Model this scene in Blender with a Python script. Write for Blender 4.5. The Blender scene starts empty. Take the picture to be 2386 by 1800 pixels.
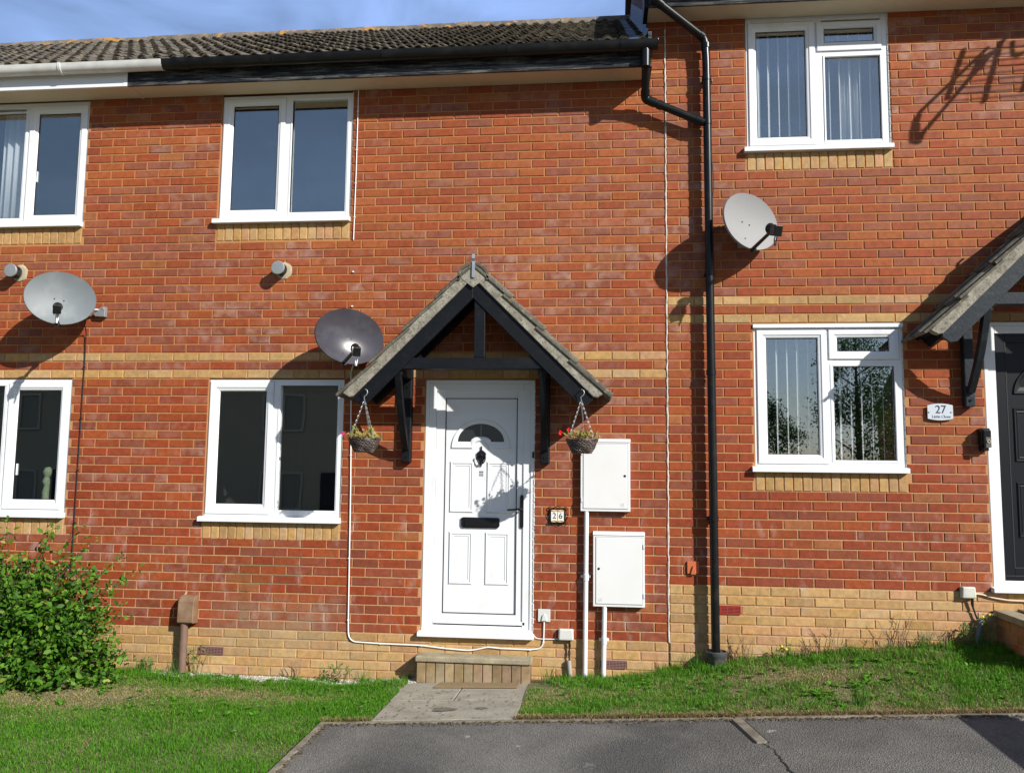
import bpy, bmesh, math, random
import numpy as np
from mathutils import Vector, Matrix, noise as mnoise
R = math.radians
random.seed(7); rng = np.random.default_rng(7)
S = bpy.context.scene
COL = S.collection

# ---------------------------------------------------------------- camera, sky, sun, exposure
CAM = Vector((-0.5465, -6.9247, 1.3399)); YAW, PITCH, ROLL = -0.10438, 0.09916, 0.01123
fw = Vector((math.sin(YAW)*math.cos(PITCH), math.cos(YAW)*math.cos(PITCH), math.sin(PITCH)))
rt = Vector((math.cos(YAW), -math.sin(YAW), 0)); up = rt.cross(fw)
rr = rt*math.cos(ROLL)+up*math.sin(ROLL); uu = up*math.cos(ROLL)-rt*math.sin(ROLL)
cd = bpy.data.cameras.new('camera'); co = bpy.data.objects.new('camera', cd); COL.objects.link(co)
M = Matrix((rr, uu, -fw)).transposed().to_4x4(); M.translation = CAM; co.matrix_world = M
cd.sensor_fit = 'HORIZONTAL'; cd.sensor_width = 36; cd.lens = 1961.77/2386*36
cd.clip_start = 0.05; cd.clip_end = 2000
S.camera = co
S.view_settings.view_transform = 'Standard'; S.view_settings.look = 'None'
S.view_settings.exposure = 0.45; S.view_settings.gamma = 1
SUNV = Vector((1.25, -1.0, 0.96)).normalized()
EL = math.asin(SUNV.z); AZ = math.atan2(SUNV.x, SUNV.y)
w = bpy.data.worlds.new('World'); S.world = w; w.use_nodes = True
nt = w.node_tree; nt.nodes.clear()
out = nt.nodes.new('ShaderNodeOutputWorld'); bg = nt.nodes.new('ShaderNodeBackground')
sky = nt.nodes.new('ShaderNodeTexSky'); sky.sky_type = 'NISHITA'; sky.sun_disc = False
sky.sun_elevation = EL; sky.sun_rotation = AZ; sky.air_density = 1.0; sky.dust_density = 0.6; sky.ozone_density = 1.5
tc = nt.nodes.new('ShaderNodeTexCoord'); mp = nt.nodes.new('ShaderNodeMapping'); mp.inputs['Scale'].default_value = (1.2, 1.2, 3.0)
nz = nt.nodes.new('ShaderNodeTexNoise'); nz.inputs['Scale'].default_value = 5.0; nz.inputs['Detail'].default_value = 6; nz.inputs['Distortion'].default_value = 0.6
cr = nt.nodes.new('ShaderNodeValToRGB'); cr.color_ramp.elements[0].position = 0.38; cr.color_ramp.elements[1].position = 0.78
cr.color_ramp.elements[0].color = (0.36,)*3+(1,); cr.color_ramp.elements[1].color = (0.92,)*3+(1,)
mx = nt.nodes.new('ShaderNodeMix'); mx.data_type = 'RGBA'
mx.inputs[7].default_value = (5.4, 8.2, 15.2, 1)
L = nt.links.new
L(tc.outputs['Generated'], mp.inputs['Vector']); L(mp.outputs['Vector'], nz.inputs['Vector']); L(nz.outputs['Fac'], cr.inputs['Fac'])
sx = nt.nodes.new('ShaderNodeSeparateXYZ'); L(tc.outputs['Generated'], sx.inputs[0])
mr = nt.nodes.new('ShaderNodeMapRange'); mr.inputs['From Min'].default_value = -0.1; mr.inputs['From Max'].default_value = 0.8; mr.inputs['To Min'].default_value = 0.34; mr.inputs['To Max'].default_value = 1.0; L(sx.outputs['Y'], mr.inputs['Value'])
ml = nt.nodes.new('ShaderNodeMath'); ml.operation = 'MULTIPLY'; L(cr.outputs['Color'], ml.inputs[0]); L(mr.outputs[0], ml.inputs[1])
L(ml.outputs[0], mx.inputs[0]); L(sky.outputs['Color'], mx.inputs[6]); L(mx.outputs[2], bg.inputs['Color'])
bg.inputs['Strength'].default_value = 0.06; L(bg.outputs['Background'], out.inputs['Surface'])
sd = bpy.data.lights.new('sun', 'SUN'); sd.energy = 4.9; sd.angle = R(0.53); sd.color = (1.0, 0.965, 0.90)
so = bpy.data.objects.new('sun', sd); COL.objects.link(so); so.rotation_euler = SUNV.to_track_quat('Z', 'Y').to_euler(); so.location = (6, -6, 9)

# ---------------------------------------------------------------- materials
def newmat(name):
    m = bpy.data.materials.new(name); m.use_nodes = True; t = m.node_tree
    return m, t, t.nodes['Principled BSDF']
def N(t, typ, **kw):
    n = t.nodes.new(typ)
    for k, v in kw.items():
        if k.startswith('i_'): n.inputs[k[2:]].default_value = v
        else: setattr(n, k, v)
    return n
def mixc(t, fac, a, b, mode='MIX'):
    n = t.nodes.new('ShaderNodeMix'); n.data_type = 'RGBA'; n.blend_type = mode
    for i, v in ((0, fac), (6, a), (7, b)):
        if hasattr(v, 'is_output'): t.links.new(v, n.inputs[i])
        else: n.inputs[i].default_value = v if i == 0 else (tuple(v)+(1,) if len(v) == 3 else v)
    return n.outputs[2]
def ramp(t, src, p0, p1, c0=(0,0,0), c1=(1,1,1)):
    n = t.nodes.new('ShaderNodeValToRGB'); t.links.new(src, n.inputs['Fac'])
    e = n.color_ramp.elements; e[0].position = p0; e[1].position = p1; e[0].color = tuple(c0)+(1,); e[1].color = tuple(c1)+(1,)
    return n.outputs['Color']
def noise_(t, scale, detail=4, vec=None, rough=0.55, dist=0.0):
    n = N(t, 'ShaderNodeTexNoise'); n.inputs['Scale'].default_value = scale; n.inputs['Detail'].default_value = detail
    n.inputs['Roughness'].default_value = rough; n.inputs['Distortion'].default_value = dist
    if vec is None:
        g = N(t, 'ShaderNodeNewGeometry'); vec = g.outputs['Position']
    t.links.new(vec, n.inputs['Vector']); return n.outputs['Fac']
def scaled(t, sx, sy, sz):
    g = N(t, 'ShaderNodeNewGeometry'); m = N(t, 'ShaderNodeMapping'); m.inputs['Scale'].default_value = (sx, sy, sz)
    t.links.new(g.outputs['Position'], m.inputs['Vector']); return m.outputs['Vector']
def bump(t, b, h, strength=0.3, dist=0.003):
    n = N(t, 'ShaderNodeBump'); n.inputs['Strength'].default_value = strength; n.inputs['Distance'].default_value = dist
    t.links.new(h, n.inputs['Height']); t.links.new(n.outputs['Normal'], b.inputs['Normal'])
def simple(name, col, rough=0.5, metal=0.0, var=0.0, vs=8.0, dirt=None, ds=3.0, dp=(0.5, 0.75), bs=0.0, bd=0.002, bscale=60, spec=0.5):
    m, t, b = newmat(name)
    c = tuple(col)
    b.inputs['Roughness'].default_value = rough; b.inputs['Metallic'].default_value = metal
    b.inputs['Specular IOR Level'].default_value = spec
    o = None
    if var > 0:
        f = noise_(t, vs, 5); o = mixc(t, f, tuple(x*(1-var) for x in c), tuple(min(1, x*(1+var)) for x in c))
    if dirt:
        f = ramp(t, noise_(t, ds, 6), *dp); o = mixc(t, f, o if o else c, dirt)
    if o: t.links.new(o, b.inputs['Base Color'])
    else: b.inputs['Base Color'].default_value = c+(1,)
    if bs > 0: bump(t, b, noise_(t, bscale, 4), bs, bd)
    return m
M_ = {}
# brick: colour of every brick comes from a per-brick attribute, mottled and bloomed by noise
def brick_mat():
    m, t, b = newmat('brick')
    a = N(t, 'ShaderNodeAttribute', attribute_name='Col')
    v = mixc(t, ramp(t, noise_(t, 22, 6), 0.3, 0.7), (0.78, 0.78, 0.80), (1.18, 1.18, 1.16))
    c = mixc(t, 1.0, a.outputs['Color'], v, 'MULTIPLY')
    v2 = mixc(t, ramp(t, noise_(t, 1.3, 3), 0.35, 0.65), (0.90, 0.90, 0.92), (1.08, 1.06, 1.02))
    c = mixc(t, 1.0, c, v2, 'MULTIPLY')
    # pale salt bloom, stronger on the bricks whose attribute alpha says so
    f = ramp(t, noise_(t, 9, 7, dist=0.2), 0.43, 0.86)
    mth = N(t, 'ShaderNodeMath', operation='MULTIPLY'); t.links.new(f, mth.inputs[0]); t.links.new(a.outputs['Alpha'], mth.inputs[1])
    c = mixc(t, mth.outputs[0], c, (0.42, 0.265, 0.205))
    # fine dark pits and streaks
    p = ramp(t, noise_(t, 140, 3), 0.30, 0.42, (0.72,)*3, (1, 1, 1))
    c = mixc(t, 1.0, c, p, 'MULTIPLY')
    c = stains(t, c)
    t.links.new(c, b.inputs['Base Color'])
    b.inputs['Roughness'].default_value = 0.78; b.inputs['Specular IOR Level'].default_value = 0.35
    bump(t, b, noise_(t, 90, 5), 0.45, 0.003)
    return m
def stains(t, c):
    # rust run and damp patch low on the wall, kept at their own place
    g = N(t, 'ShaderNodeNewGeometry'); s = N(t, 'ShaderNodeSeparateXYZ'); t.links.new(g.outputs['Position'], s.inputs[0])
    def band(o, cen, half, soft):
        a = N(t, 'ShaderNodeMath', operation='SUBTRACT'); t.links.new(o, a.inputs[0]); a.inputs[1].default_value = cen
        b2 = N(t, 'ShaderNodeMath', operation='ABSOLUTE'); t.links.new(a.outputs[0], b2.inputs[0])
        r = N(t, 'ShaderNodeMapRange'); t.links.new(b2.outputs[0], r.inputs['Value'])
        r.inputs['From Min'].default_value = half; r.inputs['From Max'].default_value = half+soft
        r.inputs['To Min'].default_value = 1; r.inputs['To Max'].default_value = 0; return r.outputs[0]
    def mul(a, b2):
        m = N(t, 'ShaderNodeMath', operation='MULTIPLY')
        for i, v in enumerate((a, b2)):
            if isinstance(v, float): m.inputs[i].default_value = v
            else: t.links.new(v, m.inputs[i])
        return m.outputs[0]
    n1 = ramp(t, noise_(t, 9, 4), 0.25, 0.6)
    rust = mul(mul(band(s.outputs['X'], -3.51, 0.018, 0.05), band(s.outputs['Z'], 0.20, 0.12, 0.14)), n1)
    c = mixc(t, mul(rust, 0.8), c, (0.20, 0.07, 0.015))
    damp = mul(mul(band(s.outputs['X'], -3.2, 0.35, 0.4), band(s.outputs['Z'], 0.03, 0.10, 0.18)), n1)
    c = mixc(t, mul(damp, 0.45), c, (0.30, 0.24, 0.16))
    sp = ramp(t, noise_(t, 5, 5), 0.45, 0.7)
    low = mul(mul(band(s.outputs['Z'], -0.38, 0.06, 0.12), sp), 0.6)
    c = mixc(t, low, c, (0.40, 0.33, 0.22))
    # white salts below and beside the door
    salt = mul(mul(band(s.outputs['Z'], 0.45, 0.45, 0.35), ramp(t, noise_(t, 5.0, 7, dist=0.15, vec=scaled(t, 1.6, 1, .8)), 0.58, 0.84)), 0.45)
    c = mixc(t, salt, c, (0.55, 0.49, 0.44))
    return c
M_['brick'] = brick_mat()
def mortar_mat():
    m, t, b = newmat('mortar')
    f = ramp(t, noise_(t, 4, 5), 0.35, 0.7)
    c = mixc(t, f, (0.38, 0.165, 0.050), (0.43, 0.22, 0.085))
    g_ = N(t, 'ShaderNodeNewGeometry'); s_ = N(t, 'ShaderNodeSeparateXYZ'); t.links.new(g_.outputs['Position'], s_.inputs[0]); m_ = N(t, 'ShaderNodeMapRange'); t.links.new(s_.outputs['Z'], m_.inputs['Value'])
    m_.inputs['From Min'].default_value = 0.2; m_.inputs['From Max'].default_value = 2.2; m_.inputs['To Min'].default_value = 0.85; m_.inputs['To Max'].default_value = 0.0
    c = mixc(t, m_.outputs[0], c, (0.52, 0.36, 0.22))
    c = mixc(t, ramp(t, noise_(t, 60, 4), 0.25, 0.75), c, (0.42, 0.195, 0.065))
    c = stains(t, c)
    t.links.new(c, b.inputs['Base Color']); b.inputs['Roughness'].default_value = 0.95
    bump(t, b, noise_(t, 120, 4), 0.5, 0.003); return m
M_['mortar'] = mortar_mat()
M_['upvc'] = simple('white_upvc', (0.76, 0.77, 0.78), 0.28, var=0.02, vs=3, dirt=(0.62, 0.61, 0.57), ds=5, dp=(0.58, 0.9))
M_['upvc_old'] = simple('aged_upvc', (0.68, 0.68, 0.65), 0.35, var=0.05, vs=3, dirt=(0.45, 0.43, 0.38), ds=6, dp=(0.45, 0.85))
M_['gasket'] = simple('rubber_gasket', (0.02, 0.02, 0.022), 0.7)
M_['greyline'] = simple('seal', (0.30, 0.31, 0.33), 0.6)
M_['mastic'] = simple('mastic', (0.62, 0.55, 0.48), 0.7, var=0.2, vs=40, dirt=(0.25, 0.17, 0.12), ds=14, dp=(0.5, 0.7), bs=0.5, bscale=80)
M_['soffit'] = simple('painted_soffit', (0.62, 0.52, 0.36), 0.6, var=0.10, vs=1.5, dirt=(0.42, 0.34, 0.22), ds=2.5, dp=(0.5, 0.9))
M_['blackplastic'] = simple('black_plastic', (0.006, 0.0065, 0.007), 0.30, var=0.2, vs=20, dirt=(0.022, 0.021, 0.020), ds=9, dp=(0.5, 0.9), spec=0.35)
M_['chain'] = simple('chain_steel', (0.42, 0.42, 0.42), 0.45, 0.7)
M_['steel'] = simple('galvanised_steel', (0.42, 0.44, 0.46), 0.45, 0.6, var=0.15, vs=30)
M_['brown'] = simple('brown_plastic', (0.16, 0.095, 0.07), 0.6, var=0.15, vs=9, dirt=(0.27, 0.19, 0.12), ds=7, dp=(0.45, 0.8))
M_['brownbox'] = simple('faded_brown_box', (0.20, 0.115, 0.065), 0.65, var=0.2, vs=5, dirt=(0.32, 0.22, 0.13), ds=6, dp=(0.45, 0.75))
M_['greybox'] = simple('grey_plastic', (0.60, 0.60, 0.57), 0.5, var=0.06, vs=12)
M_['greenbox'] = simple('weathered_box', (0.58, 0.58, 0.50), 0.6, var=0.08, vs=20, dirt=(0.38, 0.39, 0.31), ds=14, dp=(0.45, 0.8))
M_['meter'] = simple('meter_box_white', (0.72, 0.72, 0.715), 0.5, var=0.03, vs=4, dirt=(0.70, 0.68, 0.63), ds=3, dp=(0.5, 0.9), bs=0.1, bscale=200)
M_['orange'] = simple('terracotta_plastic', (0.50, 0.12, 0.04), 0.6, var=0.1)
M_['redvent'] = simple('red_vent', (0.36, 0.035, 0.025), 0.5, var=0.1)
M_['purplevent'] = simple('clay_vent', (0.22, 0.11, 0.10), 0.7, var=0.2, vs=40)
M_['dark'] = simple('dark_void', (0.01, 0.01, 0.01), 0.9)
M_['cable'] = simple('white_cable', (0.78, 0.77, 0.74), 0.5)
M_['bcable'] = simple('black_cable', (0.012, 0.012, 0.013), 0.5)
M_['lead'] = simple('lead_flashing', (0.075, 0.09, 0.12), 0.45, 0.35, var=0.35, vs=18, bs=0.6, bscale=25, bd=0.01)
M_['flue'] = simple('flue_grey', (0.24, 0.255, 0.265), 0.5, 0.1, var=0.08, vs=20)
M_['cement'] = simple('cement_collar', (0.42, 0.36, 0.24), 0.95, var=0.2, vs=30, bs=0.6, bscale=60)
M_['dish'] = simple('dish_grey', (0.145, 0.165, 0.175), 0.55, 0.0, var=0.08, vs=12, dirt=(0.20, 0.22, 0.215), ds=9, dp=(0.5, 0.8))
M_['dish_light'] = simple('dish_light_grey', (0.245, 0.245, 0.245), 0.7, 0.0, var=0.04, vs=12, dirt=(0.25, 0.25, 0.24), ds=7, dp=(0.5, 0.85))
M_['dish_dark'] = simple('dish_dark_grey', (0.050, 0.045, 0.055), 0.22, 0.0, var=0.15, vs=10, dirt=(0.08, 0.085, 0.095), ds=5, dp=(0.5, 0.8))
M_['knob'] = simple('black_ironmongery', (0.010, 0.010, 0.012), 0.3, 0.3)
M_['tileface'] = simple('sign_tile', (0.78, 0.76, 0.68), 0.25)
M_['blue'] = simple('sign_blue', (0.012, 0.02, 0.16), 0.4)
M_['gold'] = simple('sign_gold', (0.50, 0.33, 0.08), 0.4)
M_['slate'] = simple('plate_silver', (0.58, 0.63, 0.68), 0.3, 0.1)
M_['ink'] = simple('sign_ink', (0.03, 0.035, 0.05), 0.4)
M_['inkgrey'] = simple('sign_ink_grey', (0.16, 0.17, 0.2), 0.4)
M_['mat'] = simple('coir_mat', (0.24, 0.17, 0.09), 0.95, var=0.25, vs=30, bs=0.9, bscale=300, bd=0.006)
M_['blind'] = simple('blind_fabric', (0.86, 0.86, 0.84), 0.8)
M_['curtain'] = simple('curtain_fabric', (0.72, 0.74, 0.76), 0.85)
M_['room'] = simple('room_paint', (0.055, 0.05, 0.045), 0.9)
M_['cactus'] = simple('cactus', (0.34, 0.42, 0.24), 0.7, var=0.4, vs=60, bs=0.6, bscale=120)
M_['gravel'] = simple('gravel', (0.50, 0.48, 0.43), 0.9, var=0.35, vs=60)
M_['blackleaf'] = simple('black_door', (0.006, 0.007, 0.010), 0.4, var=0.1, spec=0.3)
def wicker():
    m, t, b = newmat('wicker')
    wv = N(t, 'ShaderNodeTexNoise'); g = scaled(t, 40, 40, 190); wv.inputs['Scale'].default_value = 1; t.links.new(g, wv.inputs['Vector'])
    c = ramp(t, wv.outputs['Fac'], 0.38, 0.72, (0.015, 0.009, 0.007), (0.15, 0.10, 0.08))
    t.links.new(c, b.inputs['Base Color']); b.inputs['Roughness'].default_value = 0.55; return m
M_['wicker'] = wicker()
def wood(name, base, worn, p=(0.55, 0.75), stretch=(2, 2, 2), rough=0.5):
    m, t, b = newmat(name); b.inputs['Specular IOR Level'].default_value = 0.25
    f = ramp(t, noise_(t, 3.0, 7, vec=scaled(t, *stretch), rough=0.65, dist=0.3), *p)
    c = mixc(t, f, base, worn); c2 = mixc(t, ramp(t, noise_(t, 30, 4), 0.3, 0.7), (0.8,)*3, (1.25,)*3)
    c = mixc(t, 1.0, c, c2, 'MULTIPLY'); t.links.new(c, b.inputs['Base Color']); b.inputs['Roughness'].default_value = rough
    bump(t, b, noise_(t, 14, 6, vec=scaled(t, *stretch)), 0.35, 0.004); return m
M_['fascia'] = wood('weathered_black_wood', (0.012, 0.013, 0.016), (0.115, 0.115, 0.105), (0.46, 0.64), (1.4, 6, 16), 0.6)
M_['blackwood'] = wood('black_painted_wood', (0.004, 0.005, 0.007), (0.011, 0.012, 0.015), (0.5, 0.85), (3, 3, 3), 0.5)
M_['greywood'] = wood('worn_black_wood', (0.018, 0.023, 0.028), (0.07, 0.075, 0.072), (0.55, 0.8), (3, 3, 3), 0.45)
def tile_mat(name, a, b_, lich=(0.42, 0.34, 0.16), orange=False, ridge_z=None):
    m, t, b = newmat(name)
    at = N(t, 'ShaderNodeAttribute', attribute_name='Col')
    c = mixc(t, ramp(t, noise_(t, 10, 7), 0.3, 0.7), a, b_)
    c = mixc(t, 1.0, c, at.outputs['Color'], 'MULTIPLY')
    c = mixc(t, ramp(t, noise_(t, 26, 5), 0.58, 0.70), c, (0.24, 0.21, 0.13))
    c = mixc(t, ramp(t, noise_(t, 45, 3), 0.70, 0.76), c, (0.50, 0.48, 0.42))
    if orange:
        c = mixc(t, ramp(t, noise_(t, 5.5, 6, dist=1.0), 0.56, 0.62), c, (0.42, 0.20, 0.025))
    else:
        c = mixc(t, ramp(t, noise_(t, 14, 3), 0.66, 0.74), c, (0.26, 0.14, 0.03))
    t.links.new(c, b.inputs['Base Color']); b.inputs['Roughness'].default_value = 0.95
    bump(t, b, noise_(t, 70, 5), 0.8, 0.006); return m
M_['tile'] = tile_mat('roof_tile', (0.034, 0.028, 0.022), (0.125, 0.104, 0.074))
M_['ridge'] = tile_mat('ridge_tile', (0.085, 0.07, 0.06), (0.19, 0.155, 0.115), orange=True)
M_['cantile'] = tile_mat('canopy_tile', (0.06, 0.055, 0.045), (0.15, 0.135, 0.10))
def verge_mat():
    m, t, b = newmat('verge_mortar')
    c = mixc(t, ramp(t, noise_(t, 20, 7), 0.3, 0.72), (0.16, 0.145, 0.11), (0.36, 0.335, 0.27))
    c = mixc(t, ramp(t, noise_(t, 60, 4), 0.3, 0.45, (1, 1, 1), (0, 0, 0)), c, (0.10, 0.09, 0.065))
    t.links.new(c, b.inputs['Base Color']); b.inputs['Roughness'].default_value = 0.95
    bump(t, b, noise_(t, 60, 6), 0.8, 0.006); return m
M_['verge'] = verge_mat()
def glass_mat(name, refl=0.22, tint=(0.95, 0.97, 0.98)):
    m = bpy.data.materials.new(name); m.use_nodes = True; t = m.node_tree; t.nodes.clear()
    o = N(t, 'ShaderNodeOutputMaterial'); mixs = N(t, 'ShaderNodeMixShader'); g = N(t, 'ShaderNodeBsdfGlossy'); tr = N(t, 'ShaderNodeBsdfTransparent')
    g.inputs['Roughness'].default_value = 0.0; g.inputs['Color'].default_value = (1, 1, 0.94, 1); tr.inputs['Color'].default_value = tuple(tint)+(1,)
    lw = N(t, 'ShaderNodeLayerWeight'); lw.inputs['Blend'].default_value = 0.5
    pw = N(t, 'ShaderNodeMath', operation='POWER'); pw.inputs[1].default_value = 5; t.links.new(lw.outputs['Facing'], pw.inputs[0])
    ad = N(t, 'ShaderNodeMath', operation='ADD'); ad.inputs[1].default_value = refl; t.links.new(pw.outputs[0], ad.inputs[0])
    bm = N(t, 'ShaderNodeBump'); bm.inputs['Strength'].default_value = 0.02; bm.inputs['Distance'].default_value = 0.02
    t.links.new(noise_(t, 1.6, 2), bm.inputs['Height']); t.links.new(bm.outputs['Normal'], g.inputs['Normal'])
    t.links.new(ad.outputs[0], mixs.inputs[0]); t.links.new(tr.outputs[0], mixs.inputs[1]); t.links.new(g.outputs[0], mixs.inputs[2])
    t.links.new(mixs.outputs[0], o.inputs['Surface']); return m
M_['glass'] = glass_mat('window_glass', 0.25)
def leaf_mat(name, rough=0.5, trans=0.35, spec=0.3):
    m, t, b = newmat(name)
    a = N(t, 'ShaderNodeAttribute', attribute_name='Col'); t.links.new(a.outputs['Color'], b.inputs['Base Color'])
    b.inputs['Roughness'].default_value = rough; b.inputs['Specular IOR Level'].default_value = spec
    tr = N(t, 'ShaderNodeBsdfTranslucent'); t.links.new(a.outputs['Color'], tr.inputs['Color'])
    ms = N(t, 'ShaderNodeMixShader'); ms.inputs[0].default_value = trans
    o = t.nodes['Material Output']; t.links.new(b.outputs[0], ms.inputs[1]); t.links.new(tr.outputs[0], ms.inputs[2]); t.links.new(ms.outputs[0], o.inputs['Surface'])
    return m
M_['leaf'] = leaf_mat('leaf', 0.55, 0.35, 0.25); M_['grass'] = leaf_mat('grass_blade', 0.55, 0.35, 0.25)
M_['twig'] = simple('twig', (0.10, 0.07, 0.045), 0.85); M_['dead'] = simple('dead_stem', (0.26, 0.17, 0.10), 0.9, var=0.3)
M_['petal_red'] = simple('petal_red', (0.75, 0.03, 0.02), 0.5); M_['petal_pink'] = simple('petal_pink', (0.75, 0.08, 0.35), 0.5); M_['petal_yellow'] = simple('petal_yellow', (0.75, 0.55, 0.03), 0.5)
def soil_mat():
    m, t, b = newmat('turf_soil')
    c = mixc(t, ramp(t, noise_(t, 3, 6), 0.35, 0.65), (0.075, 0.12, 0.022), (0.30, 0.235, 0.12))
    c = mixc(t, ramp(t, noise_(t, 60, 4), 0.3, 0.7), c, (0.14, 0.115, 0.06))
    t.links.new(c, b.inputs['Base Color']); b.inputs['Roughness'].default_value = 1.0
    bump(t, b, noise_(t, 80, 5), 1.0, 0.02); return m
M_['soil'] = soil_mat()
def asphalt():
    m, t, b = newmat('asphalt')
    c = mixc(t, ramp(t, noise_(t, 1.1, 5, dist=0.4), 0.35, 0.68), (0.070, 0.068, 0.063), (0.165, 0.158, 0.140))
    vo = N(t, 'ShaderNodeTexVoronoi'); vo.inputs['Scale'].default_value = 130
    g = N(t, 'ShaderNodeNewGeometry'); t.links.new(g.outputs['Position'], vo.inputs['Vector'])
    hs = N(t, 'ShaderNodeSeparateColor'); t.links.new(vo.outputs['Color'], hs.inputs[0])
    st = ramp(t, hs.outputs[0], 0.15, 1.0, (0.78,)*3, (1.35,)*3)
    c = mixc(t, 1.0, c, st, 'MULTIPLY')
    c = mixc(t, ramp(t, noise_(t, 5.5, 2), 0.74, 0.77), c, (0.27, 0.27, 0.25))      # old pale spots
    c = mixc(t, ramp(t, noise_(t, 17, 4), 0.64, 0.72), c, (0.15, 0.13, 0.09))
    t.links.new(c, b.inputs['Base Color']); b.inputs['Roughness'].default_value = 0.85
    bump(t, b, vo.outputs['Distance'], 0.9, 0.006); return m
M_['asphalt'] = asphalt()
def concrete(name, a, c_, scale=6, blot=1.0):
    m, t, b = newmat(name)
    c = mixc(t, ramp(t, noise_(t, scale, 6), 0.3, 0.7), a, c_)
    c = mixc(t, ramp(t, noise_(t, 70, 4), 0.25, 0.45, (1,)*3, (0,)*3), c, tuple(x*0.55 for x in a))
    c = mixc(t, ramp(t, noise_(t, 9, 3), 0.66, 0.80, (0,)*3, (blot,)*3), c, (0.14, 0.115, 0.075))
    t.links.new(c, b.inputs['Base Color']); b.inputs['Roughness'].default_value = 0.92
    bump(t, b, noise_(t, 110, 5), 0.6, 0.004); return m
M_['slab'] = concrete('paving_slab', (0.22, 0.20, 0.155), (0.33, 0.305, 0.245), 6, .25)
M_['kerb'] = concrete('edging_concrete', (0.11, 0.095, 0.065), (0.27, 0.24, 0.18), 9)
M_['tread'] = concrete('step_slab', (0.24, 0.20, 0.125), (0.38, 0.33, 0.225), 8)
M_['farglass'] = simple('far_glass', (0.15, 0.135, 0.09), 0.5)
M_['farframe'] = simple('far_frame', (0.29, 0.26, 0.18), 0.6)
M_['render'] = simple('pale_render', (0.24, 0.21, 0.135), 0.9, var=0.1, vs=2)
M_['farroof'] = simple('far_roof', (0.10, 0.07, 0.055), 0.9, var=0.2, vs=6)

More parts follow.
